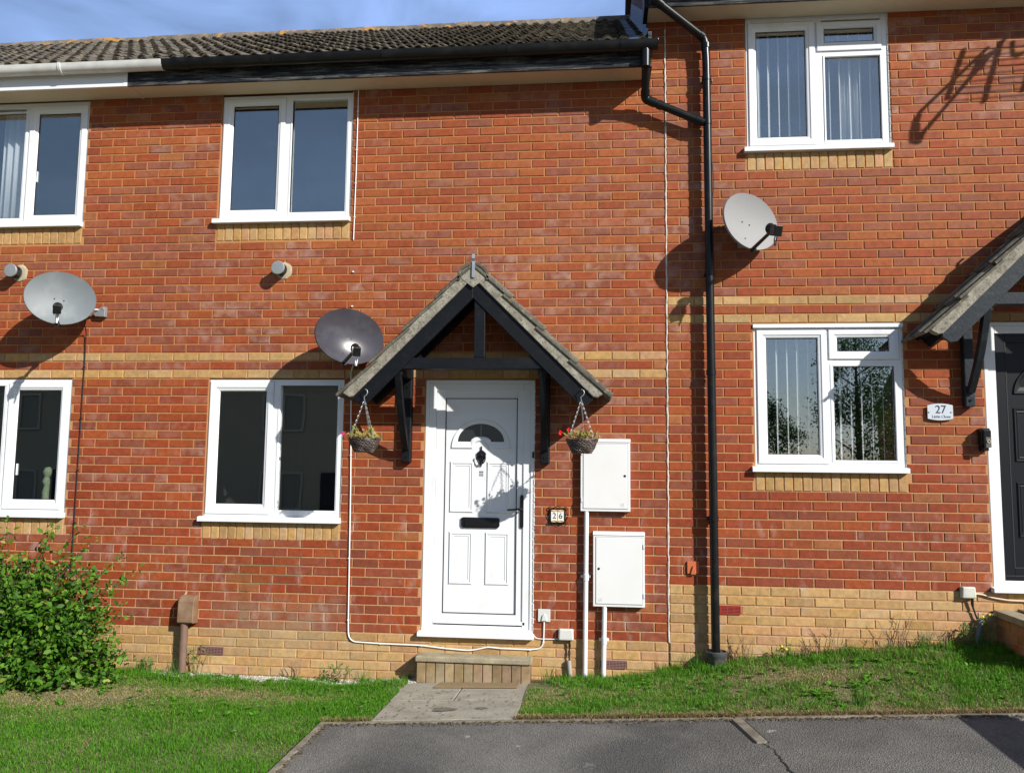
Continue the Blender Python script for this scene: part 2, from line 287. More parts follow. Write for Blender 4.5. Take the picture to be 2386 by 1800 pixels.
# ---------------------------------------------------------------- mesh helpers
def tag(o, label=None, cat=None, group=None, kind=None):
    if label: o['label'] = label
    if cat: o['category'] = cat
    if group: o['group'] = group
    if kind: o['kind'] = kind
    return o
def empty(name, loc, label, cat, group=None):
    o = bpy.data.objects.new(name, None); COL.objects.link(o); o.location = loc; o.empty_display_size = 0.1
    return tag(o, label, cat, group)
class MB:
    def __init__(s): s.v = []; s.f = []; s.m = []; s.c = []
    def add(s, vs, fs, mi=0, col=None):
        n = len(s.v); s.v += [tuple(v) for v in vs]
        s.f += [tuple(i+n for i in f) for f in fs]; s.m += [mi]*len(fs)
        s.c += [col]*len(vs)
    def box(s, x0, x1, y0, y1, z0, z1, mi=0, col=None):
        s.add([(x0,y0,z0),(x1,y0,z0),(x1,y1,z0),(x0,y1,z0),(x0,y0,z1),(x1,y0,z1),(x1,y1,z1),(x0,y1,z1)],
              [(0,3,2,1),(4,5,6,7),(0,1,5,4),(1,2,6,5),(2,3,7,6),(3,0,4,7)], mi, col)
    def frame(s, x0, x1, z0, z1, w, y0, y1, mi=0, wb=None, wt=None):
        wb = w if wb is None else wb; wt = w if wt is None else wt
        s.box(x0, x0+w, y0, y1, z0, z1, mi); s.box(x1-w, x1, y0, y1, z0, z1, mi)
        s.box(x0+w, x1-w, y0, y1, z0, z0+wb, mi); s.box(x0+w, x1-w, y0, y1, z1-wt, z1, mi)
    def prism(s, pts, y0, y1, mi=0, col=None):          # polygon in x,z extruded along y
        n = len(pts); vs = [(x, y0, z) for x, z in pts]+[(x, y1, z) for x, z in pts]
        a = sum(pts[i][0]*pts[(i+1) % n][1]-pts[(i+1) % n][0]*pts[i][1] for i in range(n))
        fr = tuple(range(n)); bk = tuple(range(2*n-1, n-1, -1))
        if a < 0: fr = fr[::-1]; bk = bk[::-1]
        fs = [fr, bk]
        for i in range(n):
            j = (i+1) % n; q = (i, i+n, j+n, j) if a > 0 else (i, j, j+n, i+n); fs.append(q)
        s.add(vs, fs, mi, col)
    def prism_x(s, pts, x0, x1, mi=0, col=None):        # polygon in y,z extruded along x
        n = len(pts); vs = [(x0, y, z) for y, z in pts]+[(x1, y, z) for y, z in pts]
        fs = [tuple(range(n))[::-1], tuple(range(n, 2*n))]
        for i in range(n): j = (i+1) % n; fs.append((i, j, j+n, i+n))
        s.add(vs, fs, mi, col)
    def tube(s, pts, r, seg=10, mi=0, col=None, cap=True):
        pts = [Vector(p) for p in pts]; rs = r if isinstance(r, (list, tuple)) else [r]*len(pts)
        n0 = len(s.v); prev = None; vs = []
        for i, p in enumerate(pts):
            d = (pts[min(i+1, len(pts)-1)]-pts[max(i-1, 0)]).normalized()
            if prev is None: a = d.orthogonal().normalized()
            else: a = (prev-d*prev.dot(d)).normalized()
            prev = a; b = d.cross(a)
            # keep bends from pinching
            for k in range(seg):
                t = 2*math.pi*k/seg; vs.append(p+a*(math.cos(t)*rs[i])+b*(math.sin(t)*rs[i]))
        fs = []
        for i in range(len(pts)-1):
            for k in range(seg):
                k2 = (k+1) % seg; fs.append((i*seg+k, i*seg+k2, (i+1)*seg+k2, (i+1)*seg+k))
        if cap:
            fs.append(tuple(range(seg))[::-1]); fs.append(tuple((len(pts)-1)*seg+k for k in range(seg)))
        s.add(vs, fs, mi, col)
    def lathe(s, prof, org, axis='Y', seg=24, mi=0, col=None):   # prof: (r, h)
        vs = []; fs = []
        for r, h in prof:
            for k in range(seg):
                t = 2*math.pi*k/seg; a, b = r*math.cos(t), r*math.sin(t)
                vs.append((org[0]+a, org[1]+h, org[2]+b) if axis == 'Y' else (org[0]+a, org[1]+b, org[2]+h))
        for i in range(len(prof)-1):
            for k in range(seg):
                k2 = (k+1) % seg; fs.append((i*seg+k, i*seg+k2, (i+1)*seg+k2, (i+1)*seg+k))
        if prof[0][0] > 1e-6: fs.append(tuple(range(seg))[::-1])
        if prof[-1][0] > 1e-6: fs.append(tuple((len(prof)-1)*seg+k for k in range(seg)))
        s.add(vs, fs, mi, col)
    def build(s, name, mats, parent=None, bevel=0.0, smooth=False, loc=None, fixn=True):
        me = bpy.data.meshes.new(name); me.from_pydata(s.v, [], s.f)
        if not isinstance(mats, (list, tuple)): mats = [mats]
        for m in mats: me.materials.append(m)
        me.polygons.foreach_set('material_index', np.array(s.m, dtype=np.int32))
        if any(c is not None for c in s.c):
            ca = me.color_attributes.new('Col', 'FLOAT_COLOR', 'POINT')
            arr = np.ones((len(s.v), 4), dtype=np.float32)
            for i, c in enumerate(s.c):
                if c is not None: arr[i, :len(c)] = c
            ca.data.foreach_set('color', arr.ravel())
        me.validate()
        if fixn and len(s.f) < 30000:
            bm = bmesh.new(); bm.from_mesh(me); bmesh.ops.recalc_face_normals(bm, faces=bm.faces); bm.to_mesh(me); bm.free()
        if smooth is not False:
            ang = 40 if smooth is True else smooth
            me.polygons.foreach_set('use_smooth', [True]*len(me.polygons))
            try: me.set_sharp_from_angle(angle=R(ang))
            except Exception: pass
        o = bpy.data.objects.new(name, me); COL.objects.link(o)
        if bevel > 0:
            b = o.modifiers.new('bevel', 'BEVEL'); b.width = bevel; b.segments = 2; b.limit_method = 'ANGLE'; b.angle_limit = R(40)
        if parent is not None:
            o.parent = parent
            # vertices are in world space: cancel the parent's offset
            off = Vector(); p = parent
            while p is not None: off += Vector(p.location); p = p.parent
            o.location = -off
        elif loc is not None:
            # top-level mesh: move the origin to its base
            l = Vector(loc); me.transform(Matrix.Translation(-l)); o.location = l
        return o
def box_obj(name, mat, parent, x0, x1, y0, y1, z0, z1, bevel=0.002, **k):
    m = MB(); m.box(x0, x1, y0, y1, z0, z1); return m.build(name, mat, parent, bevel=bevel, **k)
def text_obj(name, s, size, loc, mat, parent, ext=0.002, align='CENTER', sx=1.0, shear=0.0):
    cu = bpy.data.curves.new(name, 'FONT'); cu.body = s; cu.size = size; cu.extrude = ext; cu.align_x = align; cu.align_y = 'CENTER'; cu.shear = shear
    ob = bpy.data.objects.new('t', cu); COL.objects.link(ob); bpy.context.view_layer.update()
    me = bpy.data.meshes.new_from_object(ob.evaluated_get(bpy.context.evaluated_depsgraph_get())); me.name = name
    bpy.data.objects.remove(ob)
    me.transform(Matrix.Translation(Vector(loc)) @ Matrix.Rotation(R(90), 4, 'X') @ Matrix.Diagonal((sx, 1, 1, 1)))
    me.materials.clear(); me.materials.append(mat)
    o = bpy.data.objects.new(name, me); COL.objects.link(o); o.parent = parent
    off = Vector(); p = parent
    while p is not None: off += Vector(p.location); p = p.parent
    o.location = -off; return o
def interp(x, tab):
    if x <= tab[0][0]: return tab[0][1]
    for (a, b), (c, d) in zip(tab, tab[1:]):
        if x <= c: return b+(d-b)*(x-a)/(c-a)
    return tab[-1][1]
ZW = [(-12,-.36),(-4.1,-.372),(-2.6,-.388),(-2.2,-.362),(-.9,-.318),(-.5,-.298),(.14,-.21),(.5,-.14),(.8,-.09),(1.3,-.04),(1.76,.01),(2.4,.06),(4,.15),(9,.4)]
def zk(x): return -.343+.053*(max(x, -2.4)+2.3)
def zdrive(x, y): return zk(x)+.02*(y+1.3)
def zlawn(x, y):
    if x < -2.2: z = interp(x, ZW)+0.01*min(0, y)*0.3
    else:
        t = min(1, max(0, -y/1.28)); z = interp(x, ZW)*(1-t)+(zk(x)+.003)*t
        z += 0.02*math.sin(math.pi*t)*min(1, max(0, (x+1.15)/.45))
    return z+0.010*(mnoise.noise(Vector((x*1.7, y*1.7, 0))))
PATHX0, PATHX1 = -2.06, -1.10

# ---------------------------------------------------------------- the three brick houses
B, C = 0.225, 0.075
XP = -4.65                                             # party line between the two left houses
WIN = {25: [(-6.36, -5.16, 3.475, 4.66), (-6.36, -5.16, 0.90, 2.10)],
       26: [(-3.90, -2.70, 3.475, 4.66), (-3.905, -2.705, 0.895, 2.10)],
       27: [(0.665, 1.825, 3.99, 5.18), (0.690, 1.855, 1.362, 2.55)]}
DOOR = {26: (-2.00, -1.08, 0.0, 2.095), 27: (2.46, 3.38, 0.455, 2.555)}
RED = [(.300,.064,.0165), (.292,.058,.0155), (.312,.074,.018), (.275,.054,.016), (.318,.080,.020), (.282,.060,.019)]
PUR = [(.262,.070,.030), (.248,.065,.030), (.270,.075,.030), (.235,.062,.029)]
YEL = [(.44,.265,.100), (.42,.245,.090), (.47,.295,.120), (.44,.245,.115), (.40,.24,.095), (.46,.30,.14)]
def brickcol(kind, x, r):
    if kind == 'Y':
        c = random.choice(YEL); v = random.uniform(.88, 1.1); return (c[0]*v, c[1]*v, c[2]*v*random.uniform(.9, 1.1), random.uniform(0, .25))
    z = r*C
    if -3.68 < x < -3.18 and 7 <= r-0 <= 8.9 or (-3.68 < x < -3.25 and r == 6): pass
    n = mnoise.noise(Vector((x*0.6+3, z*1.1, 5)))
    pp = 0.36+0.45*n
    if random.random() < pp: c = random.choice(PUR); al = random.uniform(.1, .9)
    else: c = random.choice(RED); al = max(0, random.uniform(-.5, .45))
    al *= max(.25, min(1.5, .85+2.4*mnoise.noise(Vector((x*.45, z*.5, 9)))+(.45 if 0 < x < .5 and z > 2.6 else 0)))
    al = min(1, al)
    if z < 1.2: al *= .6
    t_ = max(0, min(1, (z-1.6)/1.6)); c = (c[0]*(.90+.09*t_), c[1]*(.78+.30*t_), c[2]*(.74+.45*t_))
    v = random.uniform(.90, 1.10)
    if random.random() < .03: c = (.30, .10, .032)
    return (c[0]*v, c[1]*v, c[2]*v, al)
def perps(r, x0, x1, house):
    xs = []
    if house == 27:
        o = 0 if r % 2 == 0 else .5
        k = o
        while k*B < 1.85: xs.append(k*B); k += 1
        xs.append(xs[-1]+.20); k = xs[-1]
        while k < x1+.3: k += .2235; xs.append(k)
    else:
        o = 0 if r % 2 == 0 else .5
        k = -o; last = None
        while k >= -15: xs.append(k*B); last = k*B; k -= 1
        cur = -3.563 if r % 2 == 0 else -3.4505
        while cur > x0-.3: xs.append(cur); cur -= B
    return sorted(xs)
def add_brick(m, x0, x1, z0, z1, col, back=0.012):
    g = 0.005
    if x1-x0 < 0.022: return
    a, b, c, d = x0+g, x1-g, z0+g, z1-g
    dp = random.uniform(-.0012, .0012); e = 0.0035
    j = lambda s=.0010: random.uniform(-s, s)
    fr = [(a+e+j(), dp, c+e+j()), (b-e+j(), dp, c+e+j()), (b-e+j(), dp, d-e+j()), (a+e+j(), dp, d-e+j())]
    mid = [(a, dp+.003, c), (b, dp+.003, c), (b, dp+.003, d), (a, dp+.003, d)]
    bk = [(x, back, z) for x, _, z in mid]
    m.add(fr+mid+bk, [(0,1,2,3), (4,5,1,0), (5,6,2,1), (6,7,3,2), (7,4,0,3), (8,9,5,4), (9,10,6,5), (10,11,7,6), (11,8,4,7)], 0, col)
def cut(x0, x1, holes):
    segs = [(x0, x1)]
    for h0, h1 in holes:
        ns = []
        for a, b in segs:
            if h1 <= a or h0 >= b: ns.append((a, b)); continue
            if h0 > a: ns.append((a, h0))
            if h1 < b: ns.append((h1, b))
        segs = ns
    return segs
def wall(house, x0, x1, ztop, plinth, bands, parent):
    m = MB(); rows = int(round(ztop/C))
    ops = list(WIN[house])+([DOOR[house]] if house in DOOR else [])
    wins = WIN[house]
    for r in range(-8 if house != 27 else -6, rows+1):
        z0, z1 = r*C, (r+1)*C; zm = (z0+z1)/2
        if z0 >= ztop: break
        z1 = min(z1, ztop)
        kind = 'Y' if (r < plinth or r in bands) else 'R'
        holes = [(o[0], o[1]) for o in ops if o[2]-.03 < zm < o[3]+(0.0)]
        # soldier brick sills under the windows take two courses
        for o in wins:
            sz = o[2]-.02
            if sz-.150 < zm < sz: holes.append((o[0]-.005, o[1]+.005))
        ps = perps(r, x0, x1, house)
        lo, hi = x0, x1
        if house in (25, 26):      # the party line follows the bond, so no brick is cut there
            q_ = min(perps(r, XP-1, 0, 26), key=lambda v_: abs(v_-XP))
            if house == 25: hi = q_
            else: lo = q_
        xs = [lo]+[p+(random.uniform(-.002, .002)) for p in ps if lo+.03 < p < hi-.03]+[hi]
        if house == 27 and z0 > 4.69: xs = [-.145]+xs
        for a, b in zip(xs, xs[1:]):
            for p, q in cut(a, b, holes):
                if q-p < .045: continue
                add_brick(m, p, q, z0, z1, brickcol(kind, (p+q)/2, r))
    for o in wins:
        z1 = o[2]-.02+.045; zb = o[2]-.02-.145; xx = o[0]
        for k in range(16):
            wd = (o[1]-o[0])/16
            add_brick(m, xx+k*wd, xx+(k+1)*wd, zb, z1-.02, brickcol('Y', xx, 0))
    w = m.build('wall', [M_['brick']], parent, fixn=False)
    # mortar bed behind the bricks, with real openings and reveals
    m = MB(); xs = sorted({x0, x1, *[o[0] for o in ops], *[o[1] for o in ops]}); zs = sorted({-.62, ztop, *[o[2] for o in ops], *[o[3] for o in ops if o[3] < ztop]})
    xs = [x for x in xs if x0 <= x <= x1]; y = .0055; dp = .11
    if house == 27: m.add([(-.145,y,4.69),(x0,y,4.69),(x0,y,ztop),(-.145,y,ztop)], [(0,1,2,3)])
    for xa, xb in zip(xs, xs[1:]):
        for za, zb in zip(zs, zs[1:]):
            if any(o[0]-1e-6 <= xa and xb <= o[1]+1e-6 and o[2]-1e-6 <= za and zb <= o[3]+1e-6 for o in ops): continue
            m.add([(xa,y,za),(xb,y,za),(xb,y,zb),(xa,y,zb)], [(0,1,2,3)])
    for o in ops:
        a, b, c, d = o[0], o[1], o[2], min(o[3], ztop)
        if a > x0: m.add([(a,y,c),(a,dp,c),(a,dp,d),(a,y,d)], [(0,1,2,3)])
        m.add([(b,y,c),(b,dp,c),(b,dp,d),(b,y,d)], [(0,1,2,3)]); m.add([(a,y,c),(b,y,c),(b,dp,c),(a,dp,c)], [(0,1,2,3)]); m.add([(a,y,d),(b,y,d),(b,dp,d),(a,dp,d)], [(0,1,2,3)])
    # inner leaf
    for xa, xb in zip(xs, xs[1:]):
        for za, zb in zip(zs, zs[1:]):
            if any(o[0]-1e-6 <= xa and xb <= o[1]+1e-6 and o[2]-1e-6 <= za and zb <= o[3]+1e-6 for o in ops): continue
            m.add([(xa,dp,za),(xb,dp,za),(xb,dp,zb),(xa,dp,zb)], [(0,1,2,3)])
    m.build('mortar', M_['mortar'], w, fixn=False)
    return w
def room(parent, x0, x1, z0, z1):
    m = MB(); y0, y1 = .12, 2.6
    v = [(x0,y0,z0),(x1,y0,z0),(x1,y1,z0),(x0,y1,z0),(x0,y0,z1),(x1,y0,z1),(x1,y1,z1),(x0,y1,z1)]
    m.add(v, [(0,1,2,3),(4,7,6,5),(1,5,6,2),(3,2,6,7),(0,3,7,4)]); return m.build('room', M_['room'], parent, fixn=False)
FY = 0.016      # front of the window frames behind the brick face
def sash_part(win, x0, x1, z0, z1, g, yo=-.012):
    """moulded opening sash: outer rim, stepped inner bead, gasket line, glass g=(x0,x1,z0,z1)"""
    m = MB(); a, b, c, d = g
    y0 = FY+yo
    # rim as mitred quads
    def ringq(p, q, ya, yb):
        (ax, bx, az, bz), (cx, dx, cz, dz) = p, q
        P = [(ax, ya, az), (bx, ya, az), (bx, ya, bz), (ax, ya, bz)]; Q = [(cx, yb, cz), (dx, yb, cz), (dx, yb, dz), (cx, yb, dz)]
        m.add(P+Q, [(0,1,5,4),(1,2,6,5),(2,3,7,6),(3,0,4,7)])
    o = (x0, x1, z0, z1); i1 = (x0+.006, x1-.006, z0+.006, z1-.006)
    ringq((x0, x1, z0, z1), (x0, x1, z0, z1), FY+.03, y0+.006)
    ringq(o, i1, y0+.006, y0)
    w = .62
    lp = lambda t: (x0+(a-x0)*t, x1+(b-x1)*t, z0+(c-z0)*t, z1+(d-z1)*t)
    ringq(i1, lp(.60), y0, y0); ringq(lp(.60), lp(.68), y0, y0+.006); ringq(lp(.68), lp(.90), y0+.006, y0+.010); ringq(lp(.90), (a, b, c, d), y0+.010, y0+.022)
    s = m.build('sash', M_['upvc'], win, fixn=False)
    m = MB(); m.frame(a-.001, b+.001, c-.001, d+.001, .0045, y0+.0215, y0+.026); m.build('gasket', M_['gasket'], win)
    m = MB(); m.frame(x0-.003, x1+.003, z0-.003, z1+.003, .0032, FY-.0008, FY+.004); m.build('seal', M_['greyline'], win)
    pane(win, a, b, c, d, y0+.027)
def pane(win, a, b, c, d, y):
    m = MB(); m.box(a, b, y, y+.004, c, d); m.build('glass', M_['glass'], win)
def window(house, x0, x1, z0, z1, sashes, fixeds, mull, trans=(), sill=True, head=False, label=None):
    m = MB(); fr = .052; yf = FY
    zb = z0+.035
    m.frame(x0+.004, x1-.004, zb, z1, fr, yf, yf+.06)
    for x in mull: m.box(x-.032, x+.032, yf, yf+.06, zb+fr, z1-fr)
    for a, b, z in trans: m.box(a, b, yf+.0005, yf+.06, z-.028, z+.028)
    if head: m.box(x0-.002, x1+.002, -.012, .03, z1-.002, z1+.03)
    w = m.build('window', M_['upvc'], house, bevel=.003)
    if label: w['label'] = label
    for s in sashes: sash_part(w, *s)
    for a, b, c, d in fixeds:
        m = MB(); m.frame(a-.014, b+.014, c-.014, d+.014, .014, yf-.004, yf+.03); m.build('bead', M_['upvc'], w, bevel=.002)
        m = MB(); m.frame(a-.001, b+.001, c-.001, d+.001, .0045, yf+.018, yf+.022); m.build('gasket', M_['gasket'], w)
        pane(w, a, b, c, d, yf+.024)
    if sill:
        m = MB(); m.prism_x([(-.048, z0-.012), (-.048, z0+.020), (-.040, z0+.027), (.03, z0+.036), (.03, z0-.012), (-.036, z0-.012), (-.036, z0-.004), (-.044, z0-.004), (-.044, z0-.012)][:5], x0-.028, x1+.006); m.build('sill', M_['upvc'], w, bevel=.002)
    # ragged bead of sealant down the right jamb
    m = MB(); z = zb
    while z < z1-.02:
        h = random.uniform(.02, .07); t = random.uniform(.003, .010)
        m.box(x1-.004, x1-.004+t, yf-.008, yf+.01, z, z+h*.9); z += h
    m.build('sealant', M_['cable'], w)
    return w
def gutter(parent, x0, x1, mat, z=4.805, y=-.265, r=.058, clips=()):
    m = MB(); n = 14; ro, ri = r, r-.004; yc = y-r
    prof = [(yc+ro*math.cos(math.pi+math.pi*k/n), z+ro*1.25*math.sin(math.pi+math.pi*k/n)) for k in range(n+1)]
    prof[0] = (prof[0][0]-.003, z+.006); inn = [(yc+ri*math.cos(math.pi+math.pi*k/n), z+ri*1.25*math.sin(math.pi+math.pi*k/n)) for k in range(n+1)]
    poly = prof+inn[::-1]
    m.prism_x(poly, x0, x1); g = m.build('gutter', mat, parent, smooth=50)
    for c, w in clips:
        m = MB(); p2 = [(yc+(ro+.006)*math.cos(math.pi+math.pi*k/n), z+(ro+.005)*1.25*math.sin(math.pi+math.pi*k/n)+(.01 if k in (0, n) else 0)) for k in range(n+1)]
        m.prism_x(p2+prof[::-1], c-w, c+w); m.build('gutter_clip', mat, g, smooth=50)
    return g
def tiles(parent, name, x0, x1, ye, ze, pitch, length, mat, gauge=.27, roll=.142, amp=.027, lip=.042):
    m = MB(); t = R(pitch); cs, sn = math.cos(t), math.sin(t); ns = 10
    dx = roll/ns; nx = int((x1-x0)/dx)+1; rows = int(math.ceil(length/gauge))
    def P(x, s, h): return (x, ye+s*cs-h*sn, ze+s*sn+h*cs)
    for r in range(rows):
        s0 = r*gauge; s1 = min(length, s0+gauge+.03)
        off = {}
        vs = []; cols = []
        for i in range(nx):
            x = x0+i*dx; ti = int((x-x0)/(roll*2)); ph = ((x-x0)/roll) % 1.0
            if (ti) not in off: off[ti] = (random.uniform(-.006, .006), random.uniform(-.012, .014), random.uniform(.62, 1.35))
            hz, so_, cv = off[ti]
            hh = amp*(math.sin(math.pi*min(1, ph/.62))**1.0 if ph < .62 else 0.0)
            jag = so_+.002*random.random()
            cc = (cv, cv*random.uniform(.97, 1.03), cv, 1)
            vs += [P(x, s0+.055, hh*.75+.002), P(x, s0-.012+jag, hh+lip+hz-.013), P(x, s0-.012+jag, hh+lip+hz), P(x, s1, hh*.95+hz*.5)]; cols += [(cv*.6, cv*.6, cv*.6, 1)]+[cc]*3  # inner lip vertices darkened: shade of the open gap put into the colour
        fs = []
        for i in range(nx-1):
            a = i*4; b = a+4; fs += [(a, b, b+1, a+1), (a+1, b+1, b+2, a+2), (a+2, b+2, b+3, a+3)]
        n = len(m.v); m.v += vs; m.f += [tuple(i+n for i in f) for f in fs]; m.m += [0]*len(fs); m.c += cols
    return m.build(name, mat, parent, smooth=50, fixn=False)
PITCH_R = 31.0; RL = 4.35
def roof(house, x0, x1, ze=4.79, ye=-.33):
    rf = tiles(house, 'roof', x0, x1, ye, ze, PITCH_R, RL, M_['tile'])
    t = R(PITCH_R); yr, zr = ye+RL*math.cos(t), ze+RL*math.sin(t)
    m = MB(); x = x0
    while x < x1-.02:
        xe = min(x1, x+.45); n = 10; hz = random.uniform(-.008, .008); v = random.uniform(.8, 1.15)
        p1 = [(yr+.14*math.cos(math.pi*k/n)*-1, zr-.075+hz+.165*math.sin(math.pi*k/n)) for k in range(n+1)]
        m.prism_x(p1+[(yr, zr-.09)], x+.004, xe, 0, (v, v, v, 1)); x = xe
    m.build('ridge_tiles', M_['ridge'], rf, bevel=.006)
    # back slope and underside so the roof is a closed thing from other viewpoints
    m = MB(); yb = 2*yr-ye; m.add([(x0,yr,zr-.02),(x1,yr,zr-.02),(x1,yb,ze),(x0,yb,ze)], [(0,1,2,3)])
    m.add([(x0,ye+.05,ze-.02),(x1,ye+.05,ze-.02),(x1,yr,zr-.08),(x0,yr,zr-.08)], [(0,1,2,3)])
    m.build('roof_deck', M_['farroof'], rf, fixn=False)
    return rf
def fan_pts(cx, z0, r, n=24, a0=0, a1=180, sx=1.0): return [(cx+sx*r*math.cos(R(a0+(a1-a0)*k/n)), z0+r*math.sin(R(a0+(a1-a0)*k/n))) for k in range(n+1)]
def door(house, dx, dz, leafm, full=True):
    X = lambda v: v+dx
    Z = lambda v: v+dz
    U = M_['upvc']
    m = MB(); yf = .004
    # frame: outer ring with a stepped inner ring
    for (w, y0, a0, a1, b0, b1) in ((.030, yf, -1.997, -1.082, .028, 2.088), (.060, yf+.008, -1.967, -1.112, .050, 2.058)):
        m.frame(X(a0), X(a1), Z(b0), Z(b1), w, y0, yf+.075, 0, wb=.03, wt=w)
    d = m.build('door', U, house, bevel=.004)
    m = MB(); m.prism_x([(-.055, Z(-.006)), (-.055, Z(.026)), (.06, Z(.04)), (.06, Z(-.006))], X(-2.02), X(-1.07)); m.build('threshold', U, d, bevel=.003)
    yl = yf+.020
    m = MB(); m.frame(X(-1.905), X(-1.148), Z(.098), Z(2.002), .078, yl, yl+.045); m.box(X(-1.905), X(-1.148), yl-.012, yl+.01, Z(.092), Z(.120)); m.build('leaf_frame', leafm, d, bevel=.003)
    m = MB(); m.frame(X(-1.911), X(-1.142), Z(.086), Z(2.008), .008, yl+.004, yl+.02); m.frame(X(-1.830), X(-1.224), Z(.174), Z(1.936), .0065, yl-.0022, yl+.012); m.build('gasket', M_['gasket'], d)
    yp = yl+.008
    box_obj('panel', leafm, d, X(-1.826), X(-1.230), yp, yp+.03, Z(.178), Z(1.932), 0)
    m = MB()
    def mould(pts, w1, h=.010):
        # raised moulding following a closed outline: outer slope, flat, inner slope
        c = Vector((sum(p[0] for p in pts)/len(pts), sum(p[1] for p in pts)/len(pts)))
        n = len(pts)
        def off(dist):
            res = []
            for i in range(n):
                p0, p, p1 = Vector(pts[i-1]), Vector(pts[i]), Vector(pts[(i+1) % n])
                e0 = (p-p0); e1 = (p1-p)
                if e0.length < 1e-9 or e1.length < 1e-9: res.append(p); continue
                e0.normalize(); e1.normalize()
                n0 = Vector((-e0.y, e0.x)); n1 = Vector((-e1.y, e1.x)); b = n0+n1
                if b.length < 1e-6: b = n0
                b.normalize(); k = dist/max(.4, b.dot(n0)); res.append(p+b*k)
            return res
        rings = [(off(0), yp-.0005), (off(w1*.35), yp-h), (off(w1*.55), yp-h*.9), (off(w1*.75), yp-h*.35), (off(w1), yp-h*.55), (off(w1*1.25), yp-h*.15)]
        vs = []; fs = []
        for ring, y in rings: vs += [(q[0], y, q[1]) for q in ring]
        for k in range(len(rings)-1):
            for i in range(n):
                j = (i+1) % n; fs.append((k*n+i, k*n+j, (k+1)*n+j, (k+1)*n+i))
        fs.append(tuple((len(rings)-1)*n+i for i in range(n)))
        m.add(vs, fs)
    for a, b, c, e in ((-1.790, -1.583, .986, 1.411), (-1.480, -1.276, .986, 1.411), (-1.788, -1.584, .403, .834), (-1.487, -1.281, .403, .834)):
        mould([(X(a), Z(c)), (X(b), Z(c)), (X(b), Z(e)), (X(a), Z(e))], .034)
    m.build('raised_panel', leafm, d, fixn=False)
    # sunburst light
    cx = -1.530
    m = MB(); outer = fan_pts(X(cx), Z(1.515), .250, 28); inner = fan_pts(X(cx), Z(1.515), .075, 12, 180, 0)
    outl = outer+inner
    n = len(outl)
    def ring_strip(A, Bq, ya, yb):
        k = len(A); m.add([(p[0], ya, p[1]) for p in A]+[(p[0], yb, p[1]) for p in Bq], [(i, i+1, k+i+1, k+i) for i in range(k-1)])
    def shape(ao, bo, ai, bi, zo): 
        o_ = [(X(cx)+ao*math.cos(R(180*k/28)), Z(1.515+zo)+bo*math.sin(R(180*k/28))) for k in range(29)]
        return o_+[(X(cx)+ai*math.cos(R(180-180*k/12)), Z(1.515+zo)+bi*math.sin(R(180*k/12))) for k in range(13)]
    def close(a): return a+[a[0]]
    S0, S1, S2, S3 = shape(.252, .245, .066, .058, 0), shape(.243, .234, .075, .064, .008), shape(.222, .200, .082, .062, .028), shape(.194, .150, .086, .044, .058)
    ring_strip(close(S0), close(S1), yp-.0005, yp-.012); ring_strip(close(S1), close(S2), yp-.012, yp-.010); ring_strip(close(S2), close(S3), yp-.010, yp-.003)
    m.build('fanlight_moulding', leafm, d, fixn=False)
    m = MB()
    k = len(S3); half = 28
    top = S3[:29]; bot = S3[29:][::-1]
    vs = [(p[0], yp-.0035, p[1]) for p in top]+[(p[0], yp-.0035, p[1]) for p in bot]
    fs = []
    for i in range(28):
        j0 = 29+min(12, round(i*12/28)); j1 = 29+min(12, round((i+1)*12/28))
        fs.append((i, i+1, j1, j0) if j0 != j1 else (i, i+1, j0))
    m.add(vs, fs); m.build('fanlight_glass', M_['glassdark'], d, fixn=False)
    m = MB(); m.box(X(cx)-.003, X(cx)+.003, yp-.006, yp-.003, Z(1.625), Z(1.712)); m.build('glazing_bar', M_['greyline'], d)
    # ironmongery
    y = yp-.002
    hx = -1.180
    m = MB(); hp = fan_pts(X(hx), Z(1.125), .016, 8)+fan_pts(X(hx), Z(.885), .016, 8, 180, 360); m.prism(hp, yl-.012, yl+.001)
    h = m.build('handle_plate', M_['knob'], d, bevel=.002)
    m = MB(); m.tube([(X(hx), yl-.008, Z(1.025)), (X(hx), yl-.055, Z(1.025)), (X(hx)-.02, yl-.06, Z(1.025)), (X(hx)-.115, yl-.058, Z(1.018))], [.009, .009, .009, .007], 10); m.build('handle', M_['knob'], d, smooth=60)
    m = MB(); m.prism([(X(-1.684), Z(.885)), (X(-1.684), Z(.945)), (X(-1.668), Z(.952)), (X(-1.380), Z(.950)), (X(-1.364), Z(.940)), (X(-1.364), Z(.885)), (X(-1.378), Z(.866)), (X(-1.670), Z(.866))], y-.014, y+.001); m.build('letter_plate', M_['knob'], d, bevel=.004)
    box_obj('letter_flap', M_['knob'], d, X(-1.655), X(-1.392), y-.020, y-.012, Z(.874), Z(.930), .004)
    if full:
        kx, kz = -1.524, 1.45
        m = MB(); m.prism([(X(kx-.006), Z(kz+.085)), (X(kx+.006), Z(kz+.085)), (X(kx+.005), Z(kz+.055)), (X(kx+.018), Z(kz+.048)), (X(kx+.040), Z(kz+.028)), (X(kx+.036), Z(kz-.002)), (X(kx+.010), Z(kz-.055)), (X(kx), Z(kz-.085)), (X(kx-.010), Z(kz-.055)), (X(kx-.036), Z(kz-.002)), (X(kx-.040), Z(kz+.028)), (X(kx-.018), Z(kz+.048)), (X(kx-.005), Z(kz+.055))], y-.010, y+.001)
        m.lathe([(.0, -.030), (.012, -.026), (.014, -.012), (.010, 0)], (X(kx), y-.002, Z(kz+.010)), 'Y', 12)
        m.lathe([(.0, -.030), (.010, -.026), (.010, -.010), (.008, 0)], (X(kx), y-.002, Z(kz-.055)), 'Y', 12)
        kn = m.build('knocker', M_['knob'], d, bevel=.002)
